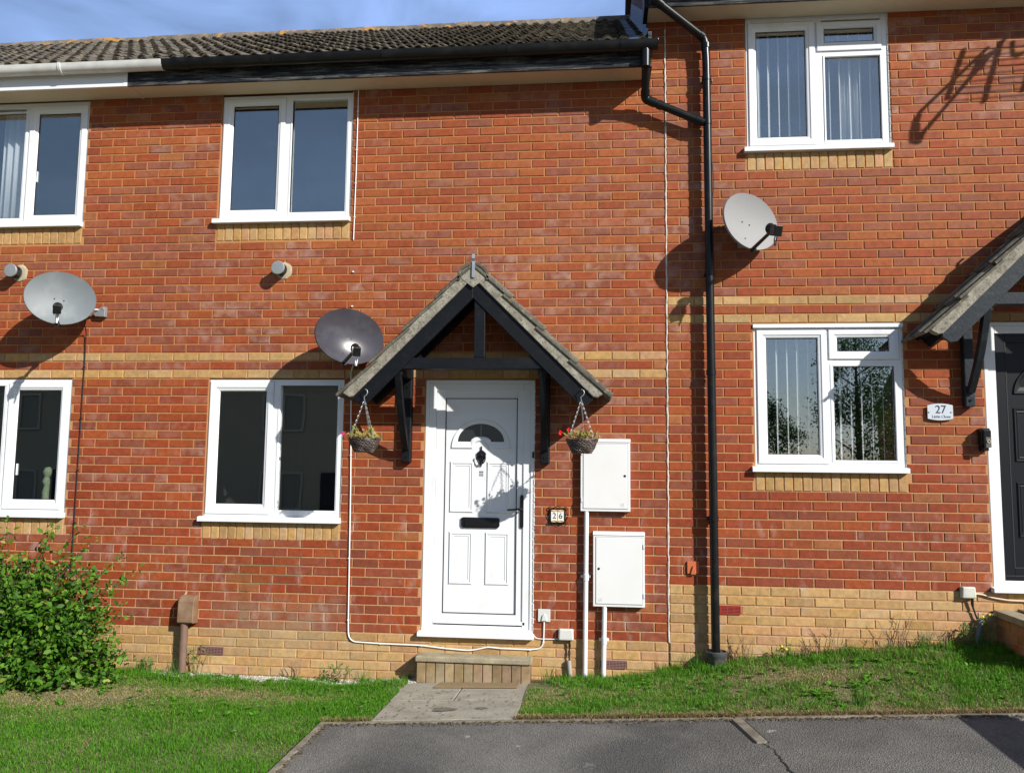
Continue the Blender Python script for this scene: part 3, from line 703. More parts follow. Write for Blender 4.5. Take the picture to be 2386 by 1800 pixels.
        m = MB(); m.tube([(X(kx)+.036*math.cos(R(a)), y-.022, Z(kz)-.008+.052*math.sin(R(a))*(1 if a > 180 else .6)) for a in range(160, 381, 20)], .0055, 8); m.build('knocker_ring', M_['knob'], d, smooth=60)
        m = MB()
        for zz, ww, hh in ((1.326, .017, .010), (1.311, .016, .006), (1.300, .018, .003), (1.293, .015, .003)):
            m.box(X(-1.522)-ww, X(-1.522)-.003, y-.0016, y+.001, Z(zz)-hh/2, Z(zz)+hh/2); m.box(X(-1.522)+.001, X(-1.522)+ww, y-.0016, y+.001, Z(zz)-hh/2, Z(zz)+hh/2)
        m.build('sticker', M_['inkgrey'], d)
        m = MB(); m.box(X(-1.098), X(-1.080), -.012, .004, Z(1.443), Z(1.492)); m.lathe([(.004, -.016), (.004, -.011)], (X(-1.089), 0, Z(1.468)), 'Y', 10); m.build('latch', M_['knob'], d, bevel=.001)
        m = MB(); z = .05
        while z < 2.05:
            hq = random.uniform(.02, .07); tq = random.uniform(.003, .009); m.box(X(-1.083), X(-1.083)+tq, -.003, .012, Z(z), Z(z+hq*.85)); z += hq
        m.build('sealant', M_['cable'], d)
    return d
M_['glassdark'] = simple('obscured_glass', (0.02, 0.022, 0.022), 0.12)

hs = {}
HG = 'terraced brick houses in one row'
for n, x, lab in ((25, -9.3, 'left neighbour red brick house with white gutter and white fascia above its windows'),
                  (26, XP, 'middle red brick house with white front door under a gabled canopy and black fascia'),
                  (27, 0.0, 'right red brick house set half a metre higher with black front door and slatted blinds')):
    hs[n] = empty('brick_house', (x, 0, 0), lab, 'house', HG)
wall(25, -9.3, XP, 4.70, 0, (28, 30), hs[25])
wall(26, XP, -.004, 4.70, 0, (28, 30), hs[26])
wall(27, .006, 4.65, 5.22, 6, (34, 36), hs[27])
# closing backs and sides of the terrace
for n, x0, x1, z1 in ((25, -9.3, XP, 4.7), (26, XP, 0, 4.7), (27, 0, 4.65, 5.2)):
    m = MB(); m.add([(x0, 8.0, -.6), (x1, 8.0, -.6), (x1, 8.0, z1), (x0, 8.0, z1)], [(0,1,2,3)])
    for o in WIN[n]: pass
    m.build('back_wall', M_['mortar'], hs[n], fixn=False)
m = MB(); m.add([(-9.3, .01, -.6), (-9.3, 8, -.6), (-9.3, 8, 4.75), (-9.3, 3.95, 7.4), (-9.3, .01, 4.75)], [(0,1,2,3,4)]); m.build('end_wall', M_['brick'], hs[25], fixn=False)
m = MB(); m.add([(4.65, .01, -.6), (4.65, 8, -.6), (4.65, 8, 5.25), (4.65, 3.95, 7.9), (4.65, .01, 5.25)], [(0,1,2,3,4)]); m.build('end_wall', M_['brick'], hs[27], fixn=False)
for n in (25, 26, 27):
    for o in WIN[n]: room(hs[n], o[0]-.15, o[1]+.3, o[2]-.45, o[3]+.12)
# windows
W26 = window(hs[26], -3.90, -2.70, 3.475, 4.632, [(-3.886, -3.315, 3.514, 4.606, (-3.797, -3.385, 3.594, 4.542))], [(-3.252, -2.746, 3.545, 4.585)], [-3.284])
W26b = window(hs[26], -3.905, -2.705, .895, 2.092, [(-3.893, -3.325, .945, 2.075, (-3.808, -3.394, 1.03, 1.990))], [(-3.268, -2.752, .984, 2.040)], [-3.296])
window(hs[25], -6.36, -5.16, 3.475, 4.64, [(-5.735, -5.178, 3.51, 4.606, (-5.655, -5.255, 3.588, 4.535))], [(-6.30, -5.772, 3.538, 4.550)], [-5.752])
window(hs[25], -6.36, -5.16, .90, 2.095, [(-5.755, -5.215, .956, 2.062, (-5.668, -5.268, 1.04, 1.995))], [(-6.30, -5.790, .95, 2.036)], [-5.772])
window(hs[27], .668, 1.822, 3.99, 5.165, [(.690, 1.236, 4.040, 5.108, (.758, 1.160, 4.116, 5.036)), (1.250, 1.772, 4.838, 5.095, (1.316, 1.714, 4.925, 5.038))], [(1.314, 1.757, 4.058, 4.793)], [1.262], [(1.29, 1.80, 4.825)])
window(hs[27], .690, 1.855, 1.362, 2.512, [(.716, 1.268, 1.415, 2.496, (.796, 1.197, 1.490, 2.428)), (1.282, 1.828, 2.253, 2.496, (1.354, 1.755, 2.320, 2.430))], [(1.306, 1.788, 1.444, 2.200)], [1.286], [(1.30, 1.83, 2.235)], head=True)
# window handles of the left pair seen through the glass edge
for z in (1.30, 3.95):
    box_obj('window_handle', M_['upvc'], hs[25], -5.657, -5.643, .028, .05, z-.05, z+.05, .003)
door(hs[26], 0, 0, M_['upvc']); d27 = door(hs[27], 4.46, .46, M_['blackleaf'], False); d27['label'] = 'black front door with white frame'
# eaves of the lower pair
def eaves(h, x0, x1, fm, soff, gm, zs, clips, gx0=None, gx1=None):
    box_obj('soffit', soff, h, x0, x1, -.243, .0, zs, zs+.012, 0)
    f = box_obj('fascia', fm, h, x0, x1, -.265, -.244, zs-.012, zs+.165, .003)
    gutter(h, x0 if gx0 is None else gx0, x1 if gx1 is None else gx1, gm, zs+.160, -.266, .056, clips)
    return f
eaves(hs[25], -9.3, XP-.0, M_['upvc'], M_['soffit'], M_['upvc_old'], 4.645, [(-5.22, .012), (-6.6, .012)], None, -4.29)
box_obj('fascia_joint', M_['upvc'], hs[25], XP-.035, XP+.002, -.268, -.262, 4.632, 4.80, .001)
box_obj('soffit_joint', M_['soffit'], hs[25], XP-.012, XP+.012, -.243, .0, 4.638, 4.646, .001)
eaves(hs[26], XP, -.155, M_['fascia'], M_['soffit'], M_['blackplastic'], 4.645, [(-4.10, .05), (-2.35, .006), (-1.30, .006), (-.36, .02), (-3.3, .006)], -4.285, -.085)
box_obj('eaves_end', M_['fascia'], hs[26], -.155, -.125, -.264, .0, 4.632, 4.93, .002)
m = MB(); m.prism_x([(-.375, 4.80), (-.345, 4.745), (-.30, 4.738), (-.268, 4.77), (-.268, 4.815), (-.375, 4.815)], -.09, -.078); m.build('gutter_end', M_['blackplastic'], hs[26], bevel=.002)
roof(hs[25], -9.3, XP, 4.79); rf26 = roof(hs[26], XP, -.10, 4.79)
# eaves of the upper house
box_obj('soffit', M_['soffit'], hs[27], -.15, 4.65, -.243, .0, 5.150, 5.162, 0)
box_obj('fascia', M_['fascia'], hs[27], -.15, 4.65, -.265, -.244, 5.138, 5.315, .003)
gutter(hs[27], -.15, 4.65, M_['blackplastic'], 5.31, -.266, .056, [(.9, .006), (2.4, .006)])
rf27 = roof(hs[27], -.22, 4.65, 5.30)
# side wall of the upper house standing above the lower roof, with dressed lead at its foot
t = R(PITCH_R); yr = -.33+RL*math.cos(t)
def zl(y, base=4.79): return base+(y+.33)*math.tan(t) if y < yr else base+RL*math.sin(t)-(y-yr)*math.tan(t)
m = MB(); ys = [.006, .5, 1.5, 2.5, yr, 5.5, 6.8, 8.0]
poly = [(y, zl(y)-.25) for y in ys]+[(y, zl(y, 5.30)-.02) for y in ys[::-1]]
m.prism_x(poly, -.145, -.02); m.build('side_wall', simple('hung_tile_red', (0.11, 0.035, 0.03), 0.8, var=0.3, vs=30), hs[27], fixn=True)
box_obj('eaves_end', M_['blackwood'], hs[27], -.185, -.150, -.266, .0, 5.138, 5.40, .002)
m = MB(); n = 150
for i in range(n):
    ya, yb_ = -.28+i*(yr+.28)/n, -.28+(i+1)*(yr+.28)/n
    def prof(y, k):
        rip = (.0, .009, .004)[k % 3]; e = .012*math.sin(y*7)+.008*math.sin(y*19)
        z = zl(y)+.030
        P = [(-.335-e, y, z+.004+rip), (-.27, y, z+.008+rip*1.5), (-.20, y, z+.016+rip), (-.170-rip*.6, y, z+.045), (-.154-rip, y, z+.085)]
        if y > -.01: P += [(-.151-rip*.8, y, z+.17), (-.149-rip*.4, y, z+.225+.012*math.sin(k*1.7))]
        else: P += [(-.154, y, z+.09), (-.153, y, z+.092)]
        return P
    a = prof(ya, i); b = prof(yb_, i+1); k = len(a)
    m.add(a+b, [(j, j+1, k+j+1, k+j) for j in range(k-1)])
m.build('lead_flashing', M_['lead'], hs[27], smooth=35, fixn=False)
# movement joint between 26 and 27
m = MB(); z = -.0
pts = []
while z < 5.1:
    pts.append((.001+random.uniform(-.003, .003)-(.02 if z > 4.6 else 0)*0, -.001+random.uniform(-.002, .002), z)); z += random.uniform(.02, .06)
m.tube(pts, [random.uniform(.0045, .0085) for _ in pts], 6); mj = m.build('movement_joint', M_['mastic'], hs[26], smooth=True)
# vents let into the plinth
def airbrick(h, x0, x1, z0, z1, mt, rows=5, cols=8, y=-.004):
    box_obj('air_brick', M_['dark'], h, x0+.002, x1-.002, y+.001, .02, z0+.002, z1-.002, 0)
    m = MB(); m.frame(x0, x1, z0, z1, .005, y-.003, .01)
    for r in range(1, rows): zc = z0+(z1-z0)*r/rows; m.box(x0+.005, x1-.005, y-.002, .01, zc-.0028, zc+.0028)
    for c in range(1, cols): xc = x0+(x1-x0)*c/cols; m.box(xc-.0025, xc+.0025, y-.0012, .01, z0+.005, z1-.005)
    m.build('air_brick_grille', mt, h)
airbrick(hs[26], -3.882, -3.667, -.214, -.154, M_['purplevent']); airbrick(hs[26], -.545, -.337, -.214, -.154, M_['purplevent']); airbrick(hs[27], .352, .560, .232, .298, M_['redvent'], 6, 4)
# dark corner pointing of the patched bricks
m = MB()
for z, a, b in ((.60, -3.465, -3.02), (.525, -3.59, -3.02), (.45, -3.59, -3.03), (.375, -3.465, -3.03)): m.box(a, b, .001, .004, z-.0045, z+.0045)
for z, xs_ in ((.525, (-3.465, -3.24, -3.02)), (.45, (-3.59, -3.365, -3.14)), (.375, (-3.465, -3.24, -3.03))):
    for x in xs_: m.box(x-.005, x+.005, .0015, .004, z+.0045, z+.0705)
m.build('repointed_joints', simple('grey_pointing', (0.22, 0.185, 0.10), 0.95, var=0.25, vs=40), hs[26])

# ---------------------------------------------------------------- porch canopies
def canopy(dx, dz, woodm, label, sc=1.0):
    cx, za, D = -1.540+dx, 2.955+dz, .46
    root = empty('door_canopy', (cx, 0, 1.39+dz), label, 'canopy', 'gabled door canopies')
    s2 = math.sqrt(.5)
    def rake(sgn, o0, o1, l0, l1, y0, y1, m, mi=0, col=None):
        """plank along the slope: o = offset square to the slope (down is +), l = distance down from the apex"""
        P = []
        for (l, o) in ((l0, o0), (l1, o0), (l1, o1), (l0, o1)):
            x = sgn*(l*s2-o*s2); z = -(l*s2)-(o*s2)
            P.append((cx+x, za+z))
        m.prism(P, y0, y1, mi, col)
    Lr = 1.435
    for sg in (-1, 1):
        # bargeboard, meeting its twin on the centre line
        m = MB(); w0, w1 = .074, .190
        a = lambda o, l: (cx+sg*(l*s2-o*s2), za-(l*s2)-(o*s2))
        m.prism([(cx, za-w0/s2), a(w0, Lr-.03), a(w0+.02, Lr-.01), a(w1-.03, Lr-.02), a(w1, Lr-.06), (cx, za-w1/s2)], -D, -D+.028)
        m.build('bargeboard', woodm, root, bevel=.004)
        # mortar verge bedded under the tiles
        m = MB(); m.prism([(cx, za+.006), a(-.004, Lr+.015), a(.055, Lr-.0), a(.0755, Lr-.03), (cx, za-.0755/s2)], -D-.018, -D+.055)
        m.build('verge', M_['verge'], root, bevel=.006)
        # rafters at the wall and soffit boards under the tiles
        m = MB(); rake(sg, .030, .052, .0, Lr-.03, -D+.056, -.004, m); m.build('boarding', M_['blackwood'], root)
        m = MB(); rake(sg, .053, .150, .12, Lr-.06, -.055, -.006, m); rake(sg, .053, .135, .12, Lr-.08, -D*.55, -D*.55+.04, m); m.build('rafter', M_['blackwood'], root, bevel=.002)
        # tile courses, each lapping the one below
        ng = 4; gl = (Lr+.03)/ng
        for k in range(ng):
            l0, l1 = k*gl-.02, (k+1)*gl+.035
            m = MB(); cvs = random.uniform(.8, 1.2)
            n = 6
            for q in range(2):
                ya, yb = -D-.030+q*.245, -D-.030+(q+1)*.245-.004
                v = random.uniform(.75, 1.2)
                P = []
                for (l, o) in ((l0, -.004), (l1, -.034), (l1, -.012), (l0, .016)):
                    P.append((cx+sg*(l*s2-o*s2), za-(l*s2)-(o*s2)))
                m.prism(P, ya, min(yb, -.002), 0, (v, v, v, 1))
                # roll on the tile
                yc = ya+.075
                a0 = Vector((cx+sg*((l0)*s2+.010*s2), yc, za-l0*s2+.010*s2)); a1 = Vector((cx+sg*(l1*s2+.034*s2), yc, za-l1*s2+.034*s2))
                m.tube([a0, a1], [.022, .024], 8, 0, (v, v, v, 1))
            m.build('tile_course', M_['cantile'], root, bevel=.003)
    # ridge tile: half round with its mortar end
    m = MB(); pts = [(cx+.128*math.cos(R(a)), za-.105+.118*math.sin(R(a))) for a in range(-12, 193, 12)]
    inn = [(cx+.105*math.cos(R(a)), za-.110+.098*math.sin(R(a))) for a in range(192, -13, -12)]
    m.prism(pts+inn, -D-.030, -.002, 0, (.8, .8, .75, 1)); rg = m.build('ridge_tile', M_['cantile'], root, bevel=.003)
    m = MB(); m.prism([(cx+.104*math.cos(R(a)), za-.11+.096*math.sin(R(a))) for a in range(0, 181, 12)]+[(cx, za-.19)], -D-.022, -D+.05); m.build('ridge_mortar', M_['verge'], rg, bevel=.004)
    # bent metal strap standing on the ridge end
    m = MB(); st = [(-D-.034, za-.110), (-D-.036, za-.01), (-D-.030, za+.02), (-D-.045, za+.04), (-D-.040, za+.075), (-D-.005, za+.078)]
    for (ya, z0), (yb, z1) in zip(st, st[1:]):
        m.add([(cx-.012+.004, ya, z0), (cx+.016, ya, z0), (cx+.016, yb, z1), (cx-.012+.004, yb, z1), (cx-.008, ya+.004, z0), (cx+.016, ya+.004, z0), (cx+.016, yb+.004, z1), (cx-.008, yb+.004, z1)], [(0,1,2,3), (4,7,6,5), (0,3,7,4), (1,5,6,2)])
    m.build('ridge_strap', M_['steel'], root, fixn=False)
    # king post and tie beam
    zt0, zt1 = 2.127+dz, 2.216+dz
    box_obj('king_post', woodm, root, cx+.010, cx+.107-.045+.035, -D+.010, -D+.085, zt1+.0005, za-.24, .004)
    hw = .52
    m = MB(); m.prism([(cx-hw-.04, zt0), (cx+hw+.04, zt0), (cx+hw-.02, zt1), (cx-hw+.02, zt1)], -D+.012, -D+.090); m.build('tie_beam', woodm, root, bevel=.004)
    # gallows brackets
    for bx in (-.600, .550):
        x0 = cx+bx-.037; x1 = x0+.074
        m = MB(); m.box(x0, x1, -.072, -.002, 1.395+dz, 2.18+dz); br = m.build('bracket_post', woodm, root, bevel=.008)
        box_obj('bracket_arm', woodm, br, x0+.001, x1-.001, -D+.035, -.073, zt0-.045, zt0+.028, .004)
        m = MB(); n = 8; P1 = []; P2 = []
        for k in range(n+1):
            u = k/n; yy = -.072-(D-.125)*u; zz = 1.50+dz+.60*u; bow = -.030*math.sin(math.pi*u)
            P1.append((yy+bow-.030, zz+bow*.5)); P2.append((yy+bow+.030, zz+bow*.5+.004))
        m.prism_x(P1+P2[::-1], x0+.012, x1-.012); m.build('brace', woodm, br, bevel=.003)
        m = MB()
        for zz in (1.445+dz, 2.02+dz): m.lathe([(.011, -.078), (.011, -.072)], ((x0+x1)/2, 0, zz), 'Y', 8)
        m.build('bolt', M_['blackplastic'], br)
    return root
canopy(0, 0, M_['blackwood'], 'black timber gabled canopy with king post over the white front door')
canopy(4.46, .475, M_['greywood'], 'worn grey gabled canopy over the black front door at the right edge')

# ---------------------------------------------------------------- satellite dishes
def dish(c, w, h, az, el, matn, label, arm, d_mount=(0, 0), cable=None, roll=0, lnbs=1.0, strip=True):
    c = Vector(c); n = Vector((math.sin(R(az))*math.cos(R(el)), -math.cos(R(az))*math.cos(R(el)), math.sin(R(el))))
    root = empty('satellite_dish', (c.x, 0, c.z-h/2), label, 'satellite dish', 'satellite dishes on the walls')
    rx = Vector((0, 0, 1)).cross(n); rx = -rx if rx.x < 0 else rx; rx.normalize(); uy = n.cross(rx); uy = -uy if uy.z < 0 else uy
    cr_, sr_ = math.cos(R(roll)), math.sin(R(roll)); rx, uy = rx*cr_+uy*sr_, uy*cr_-rx*sr_
    depth = .055; m = MB(); seg = 48; rings = [0, .12, .25, .4, .55, .7, .82, .92, .985]
    def pt(r, t, o): return c+rx*(w/2*r*math.cos(t))+uy*(h/2*r*math.sin(t))+n*(o)
    prof = [(r, -depth*(1-r*r)) for r in rings]+[(1.0, .0), (1.012, -.006), (1.012, -.016), (.99, -.018)]+[(r, -depth*(1-r*r)-.006) for r in (.9, .6, .3, 0)]
    vs = []; fs = []
    for r, o in prof:
        for k in range(seg): vs.append(pt(r, 2*math.pi*k/seg, o))
    for i in range(len(prof)-1):
        for k in range(seg): k2 = (k+1) % seg; fs.append((i*seg+k, i*seg+k2, (i+1)*seg+k2, (i+1)*seg+k))
    m.add(vs, fs); me = m.build('reflector', matn, root, smooth=50)
    m = MB()
    for a, b in ((-.17, .0), (.10, -.03), (-.12, -.62)):
        q = pt(1, 0, 0)*0+c+rx*(a*w/2)+uy*(b*h/2); r2 = a*a+b*b; q += n*(-depth*(1-r2)+.001); m.tube([q, q+n*.003], .006, 8)
    m.build('bolt', M_['knob'], root)
    base = c-uy*(h/2*1.0)-n*.012+rx*arm[3]
    m = MB(); m.tube([base-uy*.01, base+n*.03], .022, 8); m.build('arm_foot', M_['blackplastic'], root, smooth=60)
    lnb = base+Vector(arm[:3])
    m = MB(); ad = (lnb-base).normalized()
    m.tube([base+ad*.02, lnb-ad*.02], [.015, .013], 8); m.build('arm', M_['blackplastic'], root, smooth=60)
    # feed head facing back to the dish
    f = (c+uy*(-.05)-lnb).normalized(); m = MB(); L0 = .036*lnbs
    m.tube([lnb-f*.010, lnb+f*.035, lnb+f*.050, lnb+f*.062], [L0*.8, L0*.8, L0*1.05, L0*.9], 14); lb = m.build('feed_horn', M_['blackplastic'], root, smooth=50)
    m = MB(); u2 = Vector((0, 0, 1)); r2 = f.cross(u2).normalized(); u2 = r2.cross(f)
    q = lnb-f*.035-u2*.012
    cs = [q+r2*(sx*.030*lnbs)+u2*(sz*.036*lnbs)+f*(sy*.032) for sz in (-1, 1) for sy in (-1, 1) for sx in (-1, 1)]
    m.add(cs, [(0,1,3,2), (4,6,7,5), (0,4,5,1), (2,3,7,6), (0,2,6,4), (1,5,7,3)]); m.build('feed_housing', M_['slate' if False else 'blackplastic'], root, bevel=.006)
    if strip:
        m = MB(); m.tube([q-u2*.03, q-u2*.07+f*.01, q-u2*.115-f*.01], .0045, 6); m.tube([q-u2*.03+r2*.014, q-u2*.075+r2*.012, q-u2*.11+r2*.004-f*.02], .0045, 6); m.build('lead_out', M_['cable'] if strip == 'w' else M_['bcable'], root)
    # wall mount behind
    bk = c-n*(depth+.01); wp = Vector((c.x+d_mount[0], -.012, c.z-.06+d_mount[1]))
    m = MB(); m.tube([bk, bk-n*.03, Vector((wp.x, min(bk.y+.05, -.09), wp.z-.02))], .030, 10); m.tube([Vector((wp.x, -.10, wp.z+.08)), Vector((wp.x, -.10, wp.z-.10))], .016, 10)
    m.tube([Vector((wp.x, -.10, wp.z-.06)), Vector((wp.x, -.012, wp.z-.06))], .014, 8); m.tube([Vector((wp.x, -.10, wp.z+.06)), Vector((wp.x, -.012, wp.z+.06))], .014, 8)
    m.build('bracket', M_['steel'] if strip != 'b' else M_['blackplastic'], root, smooth=50)
    box_obj('wall_plate', M_['steel'], root, wp.x-.04, wp.x+.04, -.012, -.001, wp.z-.09, wp.z+.10, .003)
    return root
d25 = dish((-5.115, -.30, 2.755), .545, .455, 34, 4, M_['dish'], 'oval grey satellite dish beside the round flue on the left house', (.20, -.30, .085, 0), (-.03, .02), roll=-3, strip='w')
m = MB(); m.tube([(-5.02, -.10, 2.70), (-4.93, -.04, 2.70)], .012, 8); m.prism([(-4.975, 2.68), (-4.905, 2.725), (-4.870, 2.73), (-4.870, 2.64), (-4.96, 2.645)], -.045, -.002); m.lathe([(.009, -.050), (.009, -.044)], (-4.888, 0, 2.712), 'Y', 8); m.build('mount_foot', M_['steel'], d25, bevel=.003)
dish((-2.575, -.30, 2.412), .575, .455, 35, 3, M_['dish_dark'], 'dark shiny oval satellite dish left of the gabled porch of the middle house', (.185, -.28, .075, -.03), (.02, .0), roll=-5, strip='w')
dish((.650, -.245, 3.325), .575, .455, 35, 3, M_['dish_light'], 'pale round satellite dish right of the black drainpipe', (.115, -.28, .085, .02), (-.03, .0), roll=-5, lnbs=1.15, strip='b')

# ---------------------------------------------------------------- pipes
def dp_pipe(pts, r=.034, seg=16): 
    m = MB(); m.tube(pts, r, seg); return m
def smoothpath(pts, rad=.05, n=5):
    out_ = [Vector(pts[0])]
    for a, b, c in zip(pts, pts[1:], pts[2:]):
        a, b, c = Vector(a), Vector(b), Vector(c); d0 = (a-b).normalized(); d1 = (c-b).normalized()
        p0, p1 = b+d0*rad, b+d1*rad
        for k in range(n+1):
            u = k/n; out_.append(p0*(1-u)**2+b*2*u*(1-u)+p1*u*u)
    out_.append(Vector(pts[-1])); return out_
def collar(m, p, d, r=.039, h=.045):
    p = Vector(p); d = Vector(d).normalized(); m.tube([p-d*h/2, p-d*h/2*.9, p+d*h/2*.9, p+d*h/2], [r-.003, r, r, r-.003], 16)
root = empty('drainpipe', (.352, -.07, -.12), 'long black drainpipe running down the right house from its gutter to a gully pot', 'drainpipe')
pth = smoothpath([(-.10, -.315, 5.30), (-.10, -.315, 5.17), (.325, -.08, 4.945), (.335, -.078, 4.75), (.353, -.078, -.06)], .045)
dp_pipe(pth).build('pipe', M_['blackplastic'], root, smooth=60)
for p_, d_ in [((.3335+(4.75-z)*.0040, -.078, z), (0, 0, 1)) for z in (4.88, 4.60, 4.22, 2.95, 2.14, .98)]+[((-.06, -.293, 5.149), (.425, .235, -.225)), ((.29, -.10, 4.964), (.425, .235, -.225))]:
    m = MB(); collar(m, p_, d_); m.build('collar', M_['blackplastic'], root, smooth=50)
for z in (4.60, 2.95, .98):
    m = MB(); m.box(.345-.042, .345+.042, -.045, -.002, z-.012, z+.012); m.build('pipe_clip', M_['blackplastic'], root, bevel=.003)
m = MB(); m.lathe([(.060, 0), (.072, .02), (.070, .10), (.085, .115), (.085, .15), (.078, .155), (.070, .14)], (.355, -.085, -.19), 'Z', 20); m.build('gully_pot', simple('grey_gully', (0.05, 0.052, 0.055), 0.6, dirt=(0.15, 0.14, 0.12), ds=14), root, smooth=50)
root = empty('drainpipe', (-.18, -.30, 4.2), 'short black cranked drainpipe joining the lower gutter to the long drainpipe', 'drainpipe')
pth = smoothpath([(-.178, -.322, 4.76), (-.178, -.322, 4.70), (-.176, -.300, 4.64), (-.172, -.100, 4.430), (.31, -.085, 4.215)], .03)
dp_pipe(pth, .033).build('pipe', M_['blackplastic'], root, smooth=60)
m = MB(); m.tube([(-.178, -.322, 4.735), (-.178, -.322, 4.60)], [.040, .037], 16); m.build('outlet', M_['blackplastic'], root, smooth=50)
m = MB(); m.tube(smoothpath([(-.173, -.150, 4.483), (-.172, -.100, 4.430), (-.085, -.098, 4.391)], .03), .038, 16); m.build('bend', M_['blackplastic'], root, smooth=50)
for p_ in ((-.05, -.0965, 4.3755), (.26, -.0865, 4.237)): m = MB(); collar(m, p_, (.482, .015, -.215)); m.build('collar', M_['blackplastic'], root, smooth=50)
# flues
def flue(x, z, label):
    r0 = empty('boiler_flue', (x, 0, z), label, 'flue', 'round grey boiler flues')
    m = MB(); vs = []
    n = 22; prof = [(.0, -.010), (.062, -.010), (.072, -.004), (.082, .004)]
    m.lathe([(.076, .004), (.072, -.005), (.060, -.009), (.055, -.009)], (x+.012, 0, z-.002), 'Y', 22); 
    o = m.build('cement_collar', M_['cement'], r0, smooth=40)
    for v in o.data.vertices:
        v.co.x += random.uniform(-.004, .004); v.co.z += random.uniform(-.006, .006)
    m = MB(); m.lathe([(.046, -.012), (.046, -.085), (.0, -.085)], (x, 0, z), 'Y', 24); m.build('duct', M_['flue'], r0, smooth=40)
    m = MB()
    for k in range(26):
        a = 2*math.pi*k/26; m.tube([(x+.051*math.cos(a), -.03, z+.051*math.sin(a)), (x+.051*math.cos(a), -.105, z+.051*math.sin(a))], .0022, 4)
    for yy in (-.035, -.055, -.075, -.095): m.tube([(x+.052*math.cos(2*math.pi*k/24), yy, z+.052*math.sin(2*math.pi*k/24)) for k in range(25)], .0025, 4)
    m.build('guard', M_['knob'], r0)
    m = MB(); m.lathe([(.050, -.098), (.0585, -.100), (.0595, -.112), (.055, -.117), (.0, -.119)], (x, 0, z), 'Y', 28); m.build('cap', M_['flue'], r0, smooth=40)
flue(-3.285, 3.040, 'round grey boiler flue on the middle house below its upper window')
flue(-5.735, 3.050, 'round grey boiler flue at the left edge, above the oval grey dish')
# meter boxes
def meter(x0, x1, z0, z1, d, lockx, hingex, px, label, pt):
    r0 = empty('meter_box', ((x0+x1)/2, 0, z0), label, 'meter box', 'white wall meter boxes')
    m = MB(); m.box(x0, x1, -d, -.001, z0, z1-.012); m.prism_x([(-d-.006, z1-.022), (-d+.004, z1), (-.001, z1+.004), (-.001, z1-.012), (-d-.006, z1-.026)], x0-.002, x1+.002); m.build('housing', M_['meter'], r0, bevel=.006)
    m = MB(); m.frame(x0+.018, x1-.018, z0+.018, z1-.038, .003, -d-.0015, -d+.002); m.build('door_gap', M_['greyline'], r0)
    dr = box_obj('box_door', M_['meter'], r0, x0+.022, x1-.022, -d-.005, -d+.001, z0+.022, z1-.042, .003)
    m = MB(); m.lathe([(.0095, -d-.008), (.0095, -d-.004)], (lockx, 0, pt), 'Y', 12); m.build('lock', M_['blackplastic'], dr)
    for zz in ((z0+.09), (z1-.11)): m = MB(); m.box(hingex-.006, hingex+.006, -d-.007, -d, zz-.018, zz+.018); m.build('hinge', M_['meter'], r0, bevel=.001)
    m = MB(); ex = (x0+.055) if lockx < (x0+x1)/2 else (x1-.065)
    m.tube([(ex+.013*math.cos(2*math.pi*k/16), -d-.0052, z0+.052+.013*math.sin(2*math.pi*k/16)) for k in range(17)], .0011, 4); m.box(ex-.006, ex+.006, -d-.0062, -d-.0046, z0+.051, z0+.053); m.build('moulded_mark', M_['greyline'], dr)
    m = MB(); m.tube([(px, -.035, z0+.01), (px-.010, -.035, -.36)], .0190, 14); m.build('conduit', M_['meter'], r0, smooth=50)
    m = MB(); m.lathe([(.0225, 0), (.0225, .05)], (px-.003, -.035, .47 if z0 > .5 else -.02), 'Z', 14); m.box(px-.045, px+.035, -.025, -.001, (.49 if z0 > .5 else 0.0), (.51 if z0 > .5 else .02)); m.build('conduit_coupler', M_['meter'], r0, smooth=50)
meter(-.700, -.302, 1.020, 1.600, .055, -.345, -.690, -.652, 'white meter box behind the right hanging basket, the upper of two', 1.305)
meter(-.598, -.190, .272, .857, .055, -.553, -.196, -.507, 'white meter box near the ground, the lower of two', .568)
